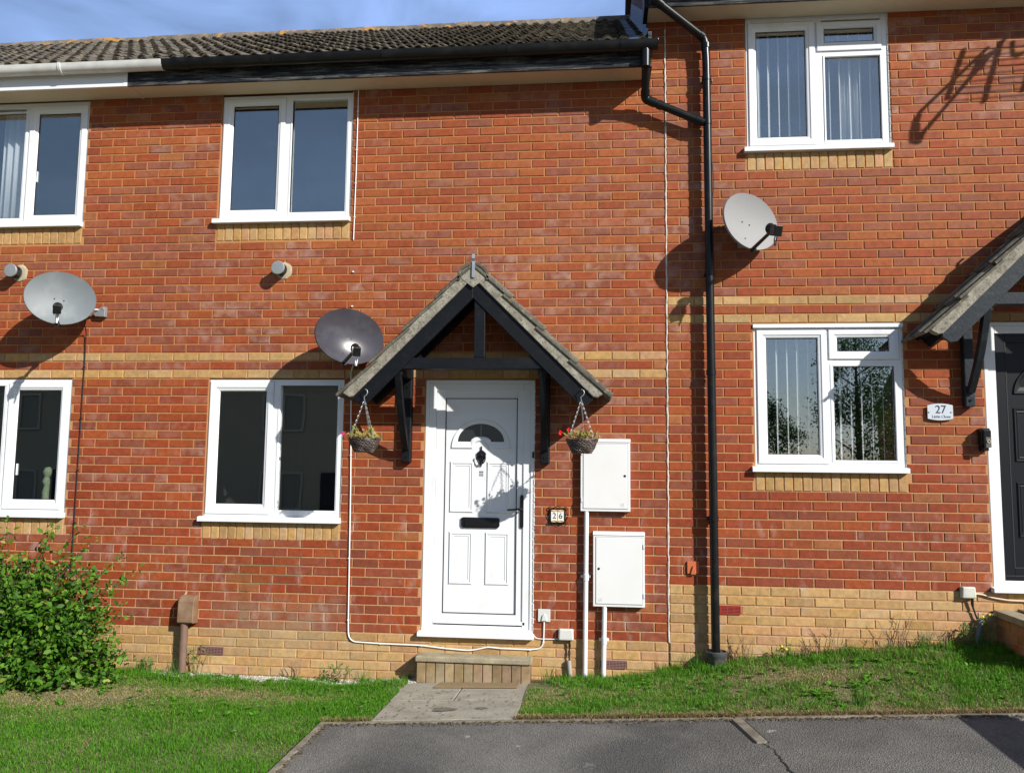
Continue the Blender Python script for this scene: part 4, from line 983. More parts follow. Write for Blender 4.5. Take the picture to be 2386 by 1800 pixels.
# hanging baskets
def basket(x, z, y, label, flowers, seed):
    rnd = random.Random(seed)
    r0 = empty('hanging_basket', (x, y, z), label, 'hanging basket', 'hanging baskets on the porch canopy')
    zt = z+.112; m = MB()
    # woven bowl: stacked wavy withies over an inner bowl
    m.lathe([(.0, .004), (.062, .004), (.088, .045), (.108, .09), (.116, .112), (.108, .112), (.098, .088), (.078, .045), (.0, .02)], (x, y, z), 'Z', 28)
    for q in range(11):
        u = (q+.5)/11; rr_ = .066+.054*u**.8; zz = z+.006+.108*u; n = 56
        m.tube([(x+(rr_+.0035*math.cos(k*math.pi/2*2+q*math.pi))*math.cos(2*math.pi*k/n), y+(rr_+.0035*math.cos(k*math.pi+q*math.pi))*math.sin(2*math.pi*k/n), zz+.003*math.sin(5*2*math.pi*k/n+q)) for k in range(n+1)], .0052, 5, cap=False)
    m.build('wicker_bowl', M_['wicker'], r0, smooth=60)
    hx, hz = x-.004, 1.905
    m = MB(); hk = [(hx, y+.03, hz+.045), (hx, y+.012, hz+.045), (hx-.012, y, hz+.035), (hx-.016, y, hz+.018), (hx-.004, y, hz+.004), (hx+.012, y, hz+.008), (hx+.017, y, hz+.024), (hx+.010, y, hz-.004), (hx, y, hz-.02)][:9]
    m.tube([(hx, y+.035, hz+.055), (hx, y-.002, hz+.055), (hx+.016, y-.004, hz+.046), (hx+.021, y-.004, hz+.028), (hx+.012, y-.004, hz+.010), (hx-.006, y-.004, hz-.004), (hx-.004, y-.002, hz-.030)], .0036, 8); m.build('hook', M_['chain'], r0, smooth=60)
    for a in (205, 325, 80):
        m = MB(); p0 = Vector((hx-.003, y-.002, hz-.03)); p1 = Vector((x+.110*math.cos(R(a)), y+.110*math.sin(R(a)), zt))
        n = 17; d = (p1-p0).normalized(); s1 = d.orthogonal().normalized(); s2 = d.cross(s1)
        for k in range(n):
            c = p0+(p1-p0)*((k+.5)/n); hl = (p1-p0).length/n*.66; sv = s1 if k % 2 else s2
            m.tube([c-d*hl, c-d*hl*.4+sv*.0055, c+d*hl*.4+sv*.0055, c+d*hl, c+d*hl*.4-sv*.0055, c-d*hl*.4-sv*.0055, c-d*hl], .0017, 4, cap=False)
        m.build('chain', M_['chain'], r0)
    m = MB(); sm = MB()
    for k in range(70):
        a = rnd.uniform(0, 6.28); ln = rnd.uniform(.04, .125); sp = rnd.uniform(.2, 1.25)
        p0 = Vector((x+rnd.uniform(0, .07)*math.cos(a), y+rnd.uniform(0, .07)*math.sin(a), zt-.01)); p1 = p0+Vector((math.cos(a)*sp, math.sin(a)*sp, rnd.uniform(.25, 1.0))).normalized()*ln
        if abs(p1.x-x) > .085: p1.z -= .02
        sm.tube([p0, (p0+p1)/2+Vector((0, 0, .01)), p1], .0022, 4, 0)
        for q in range(rnd.randint(2, 5)):
            c = p0+(p1-p0)*rnd.uniform(.45, 1.08)+Vector([rnd.uniform(-.010, .010) for _ in range(3)]); s = rnd.uniform(.010, .020)
            d1 = Vector([rnd.uniform(-1, 1) for _ in range(3)]).normalized(); d2 = d1.orthogonal().normalized(); col = rnd.choice([(.30,.34,.05), (.38,.33,.06), (.18,.28,.04), (.45,.30,.10), (.26,.36,.06), (.36,.20,.10)])
            m.add([c-d1*s, c+d2*s*.55, c+d1*s, c-d2*s*.55], [(0,1,2,3)], 0, col+(1,))
    sm.build('stems', simple('plant_stem_%d' % seed, (0.34, 0.20, 0.12), 0.7), r0); m.build('foliage', M_['leaf'], r0, fixn=False)
    for (fx, fz, fm, fs) in flowers:
        m = MB(); c = Vector((x+fx, y-.03, z+fz))
        for q in range(9):
            a = 2*math.pi*q/9+rnd.random(); t_ = rnd.uniform(.4, 1.0); dv = Vector((math.cos(a)*t_, -.4-rnd.random()*.4, math.sin(a)*t_)).normalized(); e = dv.orthogonal().normalized()
            m.add([c, c+dv*fs*.6+e*fs*.45, c+dv*fs, c+dv*fs*.6-e*fs*.45], [(0,1,2,3)])
        m.build('flower', M_[fm], r0, fixn=False)
basket(-2.372, 1.462, -.505, 'wicker hanging basket on the left end of the canopy, beside the window', [(-.165, .148, 'petal_pink', .022), (-.09, .16, 'petal_yellow', .012)], 3)
basket(-.680, 1.468, -.505, 'wicker hanging basket with red flowers in front of the upper meter box', [(-.165, .160, 'petal_red', .024), (-.10, .185, 'petal_red', .020), (.06, .185, 'petal_pink', .012), (-.02, .165, 'petal_yellow', .012)], 5)
# house signs
r0 = empty('house_number_sign', (-.886, 0, .90), 'small tiled house number 26 in a curly black iron frame', 'house sign')
box_obj('number_tiles', M_['tileface'], r0, -.940, -.832, -.014, -.004, .926, 1.026, .002)
m = MB(); m.frame(-.947, -.825, .919, 1.033, .0065, -.018, -.003)
m.box(-.8875, -.8845, -.0152, -.013, .930, 1.022)
for sx in (-1, 1):
    for sz in (-1, 1):
        cx, cz = -.886+sx*.062, .976+sz*.058
        m.tube([(cx+sx*.016*math.cos(R(a))*(1-a/700), -.010, cz+sz*.016*math.sin(R(a))*(1-a/700)) for a in range(-60, 300, 30)], .0028, 6)
    m.tube([(-.886+sx*.061, -.010, .976+.05), (-.886+sx*.080, -.010, .976+.012), (-.886+sx*.084, -.010, .976), (-.886+sx*.080, -.010, .976-.012), (-.886+sx*.061, -.010, .976-.05)], .0028, 6)
for sz in (-1, 1): m.tube([(-.886-.045, -.010, .976+sz*.06), (-.886-.012, -.010, .976+sz*.074), (-.886, -.010, .976+sz*.080), (-.886+.012, -.010, .976+sz*.074), (-.886+.045, -.010, .976+sz*.06)], .0028, 6)
m.build('iron_frame', M_['knob'], r0, smooth=60)
m = MB()
for sz in (-1, 1):
    m.tube([(-.938+.013*k, -.0145, .976+sz*(.040+.004*math.cos(k*1.6))) for k in range(9)], .0042, 6)
m.build('gilt_border', M_['gold'], r0)
text_obj('digit', '2', .066, (-.912, -.0148, .975), M_['blue'], r0, .0012); text_obj('digit', '6', .066, (-.861, -.0148, .975), M_['blue'], r0, .0012)
r0 = empty('house_number_sign', (2.11, 0, 1.77), 'white curved plate reading 27 Little Close beside the black door', 'house sign')
hw, hh = .0955, .052
top = [(2.1105+hw*u, 1.832+hh+.015*(1-u*u)) for u in [k/8 for k in range(-8, 9)]]; bot = [(2.1105+hw*u, 1.832-hh-.013*(1-u*u)) for u in [k/8 for k in range(8, -9, -1)]]
m = MB(); m.prism(top+bot, -.022, -.017); m.build('plate', M_['slate'], r0, bevel=.001)
m = MB(); 
for sx in (-1, 1):
    m.tube([(2.1105+sx*.083, -.018, 1.832), (2.1105+sx*.083, -.001, 1.832)], .006, 8); m.tube([(2.1105+sx*.083, -.026, 1.832), (2.1105+sx*.083, -.022, 1.832)], .007, 10)
m.build('standoff', M_['steel'], r0)
text_obj('digits', '27', .088, (2.114, -.0232, 1.850), M_['ink'], r0, .001, sx=.95); text_obj('street_name', 'Little Close', .030, (2.118, -.0232, 1.796), M_['inkgrey'], r0, .0008, sx=1.0)
# doorbell / key safe by the black door
r0 = empty('doorbell', (2.43, 0, 1.53), 'black box doorbell mounted beside the white frame of the black door', 'doorbell')
box_obj('mount', M_['blackplastic'], r0, 2.388, 2.452, -.075, -.001, 1.575, 1.705, .006); box_obj('body', M_['knob'], r0, 2.395, 2.450, -.098, -.076, 1.555, 1.690, .005)
box_obj('base', M_['blackplastic'], r0, 2.395, 2.45, -.05, -.001, 1.530, 1.572, .004)
m = MB(); m.lathe([(.016, -.101), (.016, -.098)], (2.428, 0, 1.602), 'Y', 16); m.box(2.41, 2.446, -.0985, -.0975, 1.60-.045, 1.60+.035); m.build('button_plate', simple('doorbell_grey', (0.10, 0.10, 0.10), 0.4), r0)
m = MB(); m.tube([(2.428+.011*math.cos(2*math.pi*k/16), -.102, 1.602+.012*math.sin(2*math.pi*k/16)) for k in range(17)], .003, 6); m.build('button_ring', simple('button_brass', (0.55, 0.45, 0.25), 0.4), r0)
# cables, sockets, little boxes
def cable(pts, r, mt, label, name='cable', clips=()):
    m = MB(); m.tube(smoothpath(pts, .03, 4) if len(pts) > 2 else pts, r, 8); p = pts[-1]
    o = m.build(name, mt, None, smooth=60, loc=p); tag(o, label, 'cable')
    if clips:
        for c in clips: m = MB(); m.box(c[0]-.007, c[0]+.007, c[1]-.004, -.0005, c[2]-.004, c[2]+.004); m.build('clip', mt, o)
    return o
zz = [2.63, 2.25, 1.8, 1.35, .9, .45, -.05]
cable([(-4.985, -.17, 2.63), (-5.045, -.02, 2.50), (-5.05, -.008, 2.2), (-5.055, -.008, 1.3), (-5.058, -.008, .55), (-5.06, -.008, -.3)], .0045, M_['bcable'], 'black cable hanging straight down the wall from the oval grey dish', clips=[(-5.052, -.012, z) for z in (2.2, 1.75, 1.3, .85)])
cable([(-2.585, -.10, 2.25), (-2.640, -.02, 2.16), (-2.640, -.008, 2.0), (-2.620, -.008, 1.2), (-2.606, -.008, .08), (-2.602, -.008, -.03), (-2.565, -.008, -.073), (-2.33, -.008, -.082), (-1.992, -.008, -.085), (-1.80, -.009, -.102), (-1.62, -.009, -.112), (-1.56, -.009, -.108), (-1.443, -.009, -.080), (-1.34, -.009, -.088), (-1.10, -.008, -.090), (-1.02, -.008, -.080), (-.994, -.008, -.04), (-.990, -.008, .14)], .0058, M_['cable'], 'white cable running down beside the window and under the white door to the socket cover', clips=[(-2.625, -.012, 1.45), (-2.615, -.012, .6), (-2.606, -.012, .1), (-2.33, -.012, -.082), (-1.992, -.012, -.085), (-1.443, -.012, -.08), (-1.10, -.012, -.09), (-.993, -.012, -.03)])
cable([(-2.655, -.006, 4.64), (-2.655, -.006, 3.9), (-2.660, -.006, 3.30)], .0045, M_['cable'], 'short white cable hanging from the soffit beside the upper window of the middle house', clips=[(-2.655, -.010, z) for z in (4.45, 4.1, 3.8, 3.5)])
cable([(-1.078, -.008, .03), (-1.055, -.008, -.002), (-.95, -.008, -.004), (-.88, -.008, .0)], .0035, M_['cable'], 'thin white lead from the door sill to the small white junction box')
cable([(.377, -.015, 3.95), (.395, -.012, 3.75), (.385, -.012, 3.62), (.372, -.015, 3.53)], .0035, M_['bcable'], 'thin black lead looping beside the drainpipe above the pale dish')
cable([(.372, -.02, 3.36), (.42, -.012, 3.335), (.50, -.03, 3.34), (.58, -.15, 3.36)], .0035, M_['bcable'], 'black lead from the drainpipe to the pale round dish')
r0 = empty('socket_cover', (-.990, 0, .132), 'square white cable cover beside the bottom of the white door', 'socket cover')
box_obj('plate', M_['greybox'], r0, -1.040, -.941, -.012, -.001, .132, .232, .003); m = MB(); m.prism([(-1.012, .140), (-.968, .140), (-.978, .185), (-.990, .197), (-1.002, .185)], -.024, -.011); m.build('cable_hood', M_['greybox'], r0, bevel=.003)
def jbox(x0, x1, z0, z1, d, mt, label, tx):
    r0 = empty('junction_box', ((x0+x1)/2, 0, z0), label, 'junction box', 'cable junction boxes')
    m = MB(); a = .008; m.add([(x0+a,-d,z0+.002),(x1,-d,z0+.002),(x1-a,-d,z1),(x0+.004+a,-d,z1), (x0,-.002,z0),(x1,-.002,z0),(x1,-.002,z1),(x0,-.002,z1)], [(0,1,2,3),(4,7,6,5),(0,4,5,1),(1,5,6,2),(2,6,7,3),(3,7,4,0)]); m.build('box', mt, r0, bevel=.009)
    return r0
q = jbox(-.878, -.752, -.004, .085, .045, M_['greybox'], 'small white junction box on the wall above a grey conduit stub', 0)
m = MB(); m.tube([(-.785, -.03, 0), (-.780, -.022, -.05), (-.792, -.020, -.10), (-.785, -.022, -.165)], .006, 6); m.tube([(-.79, -.03, 0), (-.790, -.022, -.06), (-.780, -.020, -.10), (-.790, -.022, -.165)], .004, 6); m.build('cable', M_['bcable'], q)
m = MB(); m.tube([(-.790, -.024, -.160), (-.772, -.026, -.36)], .019, 12); m.build('conduit_stub', simple('conduit_grey', (0.33, 0.31, 0.28), 0.7, var=0.2, vs=30), q, smooth=50)
q = jbox(2.205, 2.317, .405, .492, .045, M_['greenbox'], 'weathered pale junction box under the sill of the black door', 0)
m = MB(); m.tube([(2.283, -.03, .41), (2.285, -.022, .36), (2.296, -.02, .33), (2.325, -.02, .24)], .0065, 6); m.tube([(2.293, -.03, .41), (2.296, -.02, .34), (2.315, -.02, .27), (2.342, -.02, .245)], .005, 6); m.build('cable', M_['bcable'], q)
m = MB(); m.tube([(2.345, -.03, .25), (2.30, -.06, .10), (2.27, -.10, .02)], .020, 12); m.build('conduit_stub', simple('conduit_slate', (0.13, 0.15, 0.18), 0.5), q, smooth=50)
cable([(2.315, -.02, .440), (2.36, -.014, .437), (2.44, -.012, .412), (2.56, -.012, .395), (2.8, -.012, .39), (3.3, -.012, .385)], .0065, simple('cream_cable', (0.62, 0.50, 0.36), 0.6), 'cream cable leaving the weathered junction box towards the step')
r0 = empty('vent_box', (-3.975, 0, -.37), 'brown box on a brown pipe standing against the wall by the bush', 'vent box')
m = MB(); m.prism_x([(-.002, .035), (-.088, .045), (-.100, .055), (-.092, .225), (-.060, .262), (-.002, .268)], -4.040, -3.902); m.build('box', M_['brownbox'], r0, bevel=.006)
m = MB(); m.tube([(-3.996, -.050, .06), (-3.999, -.050, -.40)], .033, 18); m.build('pipe', M_['brown'], r0, smooth=50)
m = MB(); m.prism([(-4.045, .232), (-4.035, .262), (-4.02, .295), (-4.012, .300), (-4.006, .285), (-4.016, .262)], -.004, -.001); m.build('sealant_smear', M_['cement'], r0)
o = None
r0 = empty('vent_cover', (.193, 0, .536), 'small square terracotta vent cover left of the drainpipe', 'vent cover')
box_obj('plate', M_['orange'], r0, .147, .240, -.014, -.001, .540, .636, .002); m = MB(); m.prism([(.172, .536), (.212, .536), (.205, .580), (.194, .604), (.186, .585)], -.028, -.013); m.build('hood', M_['orange'], r0, bevel=.002)
# stray white clips and fixings on the wall
for i, (x, z) in enumerate(((-2.655, 3.02), (-2.655, 2.72))):
    m = MB(); m.box(x-.008, x+.008, -.010, -.001, z-.006, z+.006); o = m.build('cable_clip', M_['cable'], None, bevel=.002, loc=(x, 0, z)); tag(o, ['loose white cable clip on the bricks right of the flue, the higher of two', 'loose white cable clip just above the dark shiny dish'][i], 'cable clip', 'loose cable clips')
# TV aerial on a wall pole, out of frame to the upper right; its shadow falls on the wall
r0 = empty('tv_aerial', (4.3, 0, 4.6), 'roof television aerial on a pole of the right house, seen by its shadow', 'aerial')
def A(x, z, t=1.0): return (x+1.25*t, -t, z+.93*t)
m = MB()
for p, q2 in (((2.03, 4.10), (2.78, 4.96)), ((2.05, 4.315), (2.60, 4.84)), ((2.065, 4.126), (2.62, 4.80)), ((2.50, 4.70), (2.62, 4.80)), ((2.46, 4.62), (2.56, 4.76))): m.tube([A(*p), A(*q2)], .014, 6)
m.build('boom', M_['steel'], r0)
m = MB()
for p, q2 in (((2.411, 4.83), (2.266, 4.418)), ((2.705, 4.891), (2.55, 4.383)), ((3.02, 4.95), (2.852, 4.469))): m.tube([A(*p), A(*q2)], .018, 6)
m.build('element', M_['steel'], r0)
m = MB()
for k in range(9):
    z0 = 4.40+k*.052; x0 = 2.30+.012*k; m.tube([A(x0, z0, 1.02), A(3.2, z0+.05, 1.02)], .0050, 5)
m.build('rods', M_['steel'], r0)
m = MB(); m.tube([A(2.055, 4.315), A(2.02, 4.25), A(2.005, 4.15), A(2.01, 4.085), A(2.035, 4.072), A(2.065, 4.126)], [.014, .022, .03, .034, .026, .012], 8); m.tube([A(2.794, 4.887), A(2.789, 4.777), A(2.83, 4.765), A(2.90, 4.80), A(3.0, 4.92)], .014, 8); m.prism([(A(2.48, 4.66)[0], A(2.48, 4.66)[2]), (A(2.56, 4.66)[0], A(2.56, 4.66)[2]), (A(2.58, 4.78)[0], A(2.58, 4.78)[2]), (A(2.52, 4.78)[0], A(2.52, 4.78)[2])], -1.01, -.99); m.build('dipole_box', M_['blackplastic'], r0)
m = MB(); m.tube([A(2.9, 4.86), A(3.35, 4.86)], .015, 8); m.tube([(4.6, -1.0, 5.9), (4.6, -1.0, 4.2)], .02, 10); m.tube([(4.6, -1.0, 4.4), (4.6, 0, 4.4)], .02, 10); m.tube([(4.6, -1.0, 4.9), (4.6, 0, 4.6)], .018, 10); m.build('pole', M_['steel'], r0)

# ---------------------------------------------------------------- things behind the glass
def curtain(x0, x1, z0, z1, y, label, folds=5, amp=.02):
    m = MB(); n = folds*8
    for k in range(n):
        xa, xb = x0+(x1-x0)*k/n, x0+(x1-x0)*(k+1)/n; ya, yb = y+amp*math.sin(2*math.pi*k/8), y+amp*math.sin(2*math.pi*(k+1)/8)
        m.add([(xa, ya, z0), (xb, yb, z0), (xb, yb, z1), (xa, ya, z1)], [(0,1,2,3)])
    o = m.build('curtain', M_['curtain'], None, smooth=60, loc=((x0+x1)/2, y, z0), fixn=False); sm = o.modifiers.new('thick', 'SOLIDIFY'); sm.thickness = .003
    tag(o, label, 'curtain', 'curtains')
curtain(-6.05, -5.83, 3.50, 4.62, .105, 'white curtain behind the upper left window', 3)
curtain(1.50, 1.66, 3.95, 5.1, .28, 'pale curtain behind the slatted blind of the upper right window', 3)
def blinds(x0, x1, z0, z1, label, ang=69):
    r0 = empty('vertical_blind', ((x0+x1)/2, .14, z0), label, 'blind', 'vertical slat blinds')
    box_obj('headrail', M_['blind'], r0, x0, x1, .13, .165, z1, z1+.035, .003)
    x = x0+.06
    while x < x1:
        a = R(ang+random.uniform(-5, 4)); c, s = math.cos(a), math.sin(a); hw = .0445; th = .0012
        if not (1.22 < x < 1.28):
            m = MB(); tw = random.uniform(-.002, .002); P = [(x-hw*c, .15-hw*s), (x+hw*c, .15+hw*s)]
            nx_, ny_ = -s*th, c*th
            vs = []
            for z, o2 in ((z0, tw), (z1, 0)):
                vs += [(P[0][0]-nx_+o2, P[0][1]-ny_, z), (P[1][0]-nx_+o2, P[1][1]-ny_, z), (P[1][0]+nx_+o2, P[1][1]+ny_, z), (P[0][0]+nx_+o2, P[0][1]+ny_, z)]
            m.add(vs, [(0,1,2,3), (4,7,6,5), (0,4,5,1), (1,5,6,2), (2,6,7,3), (3,7,4,0)]); m.build('slat', M_['blind'], r0)
        x += .0835
blinds(.74, 1.80, 4.03, 5.07, 'white vertical slat blind in the upper window of the right house')
blinds(.76, 1.82, 1.40, 2.46, 'white vertical slat blind in the lower window of the right house')
r0 = empty('cactus', (-5.40, .095, 1.02), 'tall green cactus standing inside the lower left window', 'cactus')
m = MB(); m.tube([(-5.405, .095, .98), (-5.41, .095, 1.10), (-5.40, .095, 1.16)], [.028, .030, .024], 10); m.tube([(-5.40, .095, 1.155), (-5.41, .095, 1.20), (-5.405, .095, 1.24)], [.022, .034, .02], 10); m.tube([(-5.405, .095, 1.235), (-5.40, .095, 1.28), (-5.395, .095, 1.315), (-5.395, .095, 1.325)], [.022, .040, .028, .008], 10); m.build('stem', M_['cactus'], r0, smooth=60)
box_obj('shelf', M_['room'], r0, -5.6, -5.2, .062, .13, .93, .979, .004)

# ---------------------------------------------------------------- ground
def grid(name, x0, x1, y0, y1, nx, ny, fz, mat, label=None):
    m = MB(); vs = []
    for j in range(ny+1):
        for i in range(nx+1):
            x = x0+(x1-x0)*i/nx; y = y0+(y1-y0)*j/ny; vs.append((x, y, fz(x, y)))
    fs = [(j*(nx+1)+i, j*(nx+1)+i+1, (j+1)*(nx+1)+i+1, (j+1)*(nx+1)+i) for j in range(ny) for i in range(nx)]
    m.add(vs, fs); o = m.build(name, mat, None, smooth=True, fixn=False); tag(o, kind='structure'); return o
m = MB(); m.add([(-300, -300, -.95), (300, -300, -.95), (300, 300, -.95), (-300, 300, -.95)], [(0,1,2,3)]); tag(m.build('ground', M_['soil'], None, fixn=False), kind='structure')
grid('lawn', -14, -2.395, -9, .004, 90, 70, lambda x, y: zlawn(x, y), M_['soil'])
grid('lawn', -2.395, PATHX0-.004, -1.275, .004, 6, 20, lambda x, y: zlawn(x, y)-.004, M_['soil'])
grid('lawn', PATHX1+.004, 6.0, -1.275, .004, 90, 24, lambda x, y: zlawn(x, y), M_['soil'])
grid('driveway', -2.35, 9.0, -9.5, -1.325, 90, 70, lambda x, y: zdrive(x, y)+.006*mnoise.noise(Vector((x*.9, y*.9, 3))), M_['asphalt'])
grid('road', -60, 60, -17, -9.5, 40, 6, lambda x, y: max(-.9, min(1.5, zdrive(x, -9.5)))+.0, M_['asphalt'])
grid('verge', -60, 60, -60, -17, 40, 6, lambda x, y: max(-.9, min(1.5, zdrive(x, -9.5)))+.02, M_['soil'])
# concrete edging: pieces laid end to end
r0 = None
m = MB(); x = -2.40
while x < 6.0:
    xe = min(6.0, x+.9); h = .006+random.uniform(-.004, .004)
    m.add([(x+.003,-1.323,zk(x)-.1),(xe-.003,-1.323,zk(xe)-.1),(xe-.003,-1.277,zk(xe)-.1),(x+.003,-1.277,zk(x)-.1),(x+.003,-1.323,zk(x)+h),(xe-.003,-1.323,zk(xe)+h),(xe-.003,-1.277,zk(xe)+h),(x+.003,-1.277,zk(x)+h)], [(0,3,2,1),(4,5,6,7),(0,1,5,4),(1,2,6,5),(2,3,7,6),(3,0,4,7)]); x = xe
y = -1.325
while y > -9:
    ye = y-.9; z0, z1 = zdrive(-2.37, y)+.009+random.uniform(-.003, .003), zdrive(-2.37, ye)+.009
    m.add([(-2.398,ye+.003,z1-.12),(-2.352,ye+.003,z1-.12),(-2.352,y-.003,z0-.12),(-2.398,y-.003,z0-.12),(-2.398,ye+.003,z1),(-2.352,ye+.003,z1),(-2.352,y-.003,z0),(-2.398,y-.003,z0)], [(0,3,2,1),(4,5,6,7),(0,1,5,4),(1,2,6,5),(2,3,7,6),(3,0,4,7)]); y = ye
o = m.build('kerb', M_['kerb'], None, bevel=.006); tag(o, kind='structure')
# the short strip of edging let into the tarmac, with the crack running on from it
def onz(x, y): return zdrive(x, y)
m = MB(); A0, A1 = Vector((.308, -1.335)), Vector((.385, -1.775)); wv = Vector((.032, .006))
P = [A0-wv, A1-wv, A1+wv, A0+wv]
m.add([(p.x, p.y, onz(p.x, p.y)-.03) for p in P]+[(p.x, p.y, onz(p.x, p.y)+.014) for p in P], [(3,2,1,0),(4,5,6,7),(0,1,5,4),(1,2,6,5),(2,3,7,6),(3,0,4,7)])
tag(m.build('edging_strip', M_['kerb'], None, bevel=.005, loc=(.345, -1.55, onz(.345, -1.55))), 'short strip of concrete edging let into the dark tarmac of the driveway', 'edging')
m = MB(); x, y = .39, -1.785; pts = []
while y > -2.6:
    pts.append((x, y)); y -= random.uniform(.012, .035); x += random.uniform(-.012, .020)
vs = []; 
for i, (a, b) in enumerate(pts):
    wd = .0035+.0035*random.random(); vs += [(a-wd, b, onz(a, b)+.0045), (a+wd, b, onz(a, b)+.0045)]
m.add(vs, [(2*i, 2*i+1, 2*i+3, 2*i+2) for i in range(len(pts)-1)]); 
for sx in (-.040, .040):
    q = [(A0.x+sx, A0.y), (A1.x+sx, A1.y)]; m.add([(q[0][0]-.006, q[0][1], onz(*q[0])+.0075), (q[0][0]+.006, q[0][1], onz(*q[0])+.0075), (q[1][0]+.004, q[1][1], onz(*q[1])+.0075), (q[1][0]-.004, q[1][1], onz(*q[1])+.0075)], [(0,1,2,3)])
tag(m.build('driveway_crack', M_['dark'], None, fixn=False), kind='structure')
# path
def zp(x, y): 
    t = min(1, -y/1.28); return (-.353+.030*(x+2.06)/1.2)*(1-t)+(zk(x)+.010)*t
root = empty('path', (-1.6, -.6, -.34), None, None); 
def slab(x0, x1, y0, y1, name='slab'):
    m = MB(); g = .004; c = [(x0+g, y0+g), (x1-g, y0+g), (x1-g, y1-g), (x0+g, y1-g)]; h = random.uniform(-.002, .002)
    m.add([(a, b, zp(a, b)-.05) for a, b in c]+[(a, b, zp(a, b)+h) for a, b in c], [(3,2,1,0),(4,5,6,7),(0,1,5,4),(1,2,6,5),(2,3,7,6),(3,0,4,7)]); return m.build(name, M_['slab'], root, bevel=.006)
root['kind'] = 'structure'
for a in ((-2.17, -1.60, -.40, -.002), (-1.60, -.95, -.36, -.002), (-2.07, -1.60, -.72, -.40), (-1.60, -1.09, -.70, -.36), (-2.06, -1.09, -1.272, -.72)): slab(*a)
m = MB()
for (x0, y0, w0, h0) in ((-1.62, -1.00, .17, .055), (-1.36, -.975, .085, .028)):
    pp = [(x0+w0/2*math.cos(t_)*(1+.25*math.cos(3*t_)), y0+h0*math.sin(t_)) for t_ in [2*math.pi*k/18 for k in range(18)]]
    m.add([(a, b, zp(a, b)+.0035) for a, b in pp], [tuple(range(18))])
m.build('mortar_patch', concrete('path_patch', (0.115, 0.10, 0.075), (0.16, 0.14, 0.11), 20), root, fixn=False)
# door step
root = empty('door_step', (-1.54, -.08, -.33), 'low brick step with a pale slab top below the white door', 'step')
m = MB(); m.box(-2.006, -1.078, -.162, -.004, -.180, -.138); m.build('tread', M_['tread'], root, bevel=.008)
m = MB(); k = 12; x0, x1 = -1.998, -1.086
for i in range(k):
    a, b = x0+(x1-x0)*i/k, x0+(x1-x0)*(i+1)/k; c = random.choice(YEL); c = (c[0]*.80, c[1]*.95, c[2]*1.15); v = random.uniform(.6, .85); m.box(a+.004, b-.004, -.146+random.uniform(-.001, .001), -.02, -.345, -.188, 0, (c[0]*v, c[1]*v, c[2]*v, random.uniform(.1, .7)))
m.build('riser', M_['brick'], root, bevel=.003)
box_obj('bed', M_['brown'], root, x0+.002, x1-.002, -.139, -.004, -.36, -.181, 0)
m = MB(); m.add([(-1.815, -.335, zp(-1.815, -.335)+.002), (-1.172, -.330, zp(-1.172, -.33)+.002), (-1.165, -.172, zp(-1.165, -.17)+.002), (-1.795, -.172, zp(-1.795, -.17)+.002), (-1.815, -.335, zp(-1.815, -.335)+.014), (-1.172, -.330, zp(-1.172, -.33)+.014), (-1.165, -.172, zp(-1.165, -.17)+.014), (-1.795, -.172, zp(-1.795, -.17)+.014)], [(3,2,1,0),(4,5,6,7),(0,1,5,4),(1,2,6,5),(2,3,7,6),(3,0,4,7)])
tag(m.build('doormat', M_['mat'], None, bevel=.003, loc=(-1.49, -.25, -.34)), 'thin brown coir doormat on the path in front of the brick step', 'doormat')
# landing of the black door
root = empty('door_step', (2.95, -.4, 0), 'raised brick landing with a slab top below the black front door', 'step')
m = MB(); m.box(2.475, 3.45, -.78, -.004, -.2, .272); m.build('core', M_['mortar'], root)
m = MB()
for r in range(-2, 4):
    z0 = r*.075-.028+.0; 
    yy = -.78-(.11 if r % 2 else 0)
    while yy < -.01:
        ya, yb = max(-.785, yy), min(-.006, yy+.225); c = random.choice(YEL); v = random.uniform(.55, .85)
        if yb-ya > .03: m.box(2.468, 2.52, ya+.005, yb-.005, z0+.005, z0+.070, 0, (c[0]*v, c[1]*.75*v, c[2]*.7*v, .2))
        yy += .225
m.build('side_bricks', M_['brick'], root, bevel=.002)
m = MB()
for r in range(-2, 4):
    xx = 2.475
    while xx < 3.4: c = random.choice(YEL); m.box(xx+.005, xx+.220, -.787, -.74, r*.075-.023, r*.075+.042, 0, c+(.2,)); xx += .225
m.build('front_bricks', M_['brick'], root, bevel=.002)
box_obj('capping', M_['tread'], root, 2.445, 3.48, -.80, -.004, .2735, .322, .006)
box_obj('lower_tread', M_['tread'], root, 2.47, 3.45, -1.12, -.81, -.1, .10, .006)
box_obj('mat', M_['mat'], root, 2.60, 3.2, -.50, -.05, .3225, .338, .003)
# low wall added out of frame to cast the shadow across the driveway
root = empty('shadow_wall', (2.75, -3.2, -.15), 'unseen low yellow brick wall added beyond the right edge to shade the driveway', 'wall')
m = MB(); m.box(2.55, 2.76, -4.3, -2.02, -.4, .50); m.build('core', M_['mortar'], root)
m = MB()
for r in range(0, 11):
    z0 = -.33+r*.075; yy = -4.3+(.11 if r % 2 else 0)
    while yy < -2.05:
        yb = min(-2.02, yy+.225); c = random.choice(YEL); m.box(2.543, 2.767, yy+.005, yb-.005, z0+.005, z0+.070, 0, c+(.2,)); yy += .225
m.build('bricks', M_['brick'], root, bevel=.002)
box_obj('capping', M_['tread'], root, 2.52, 2.79, -4.32, -2.0, .50, .545, .006)

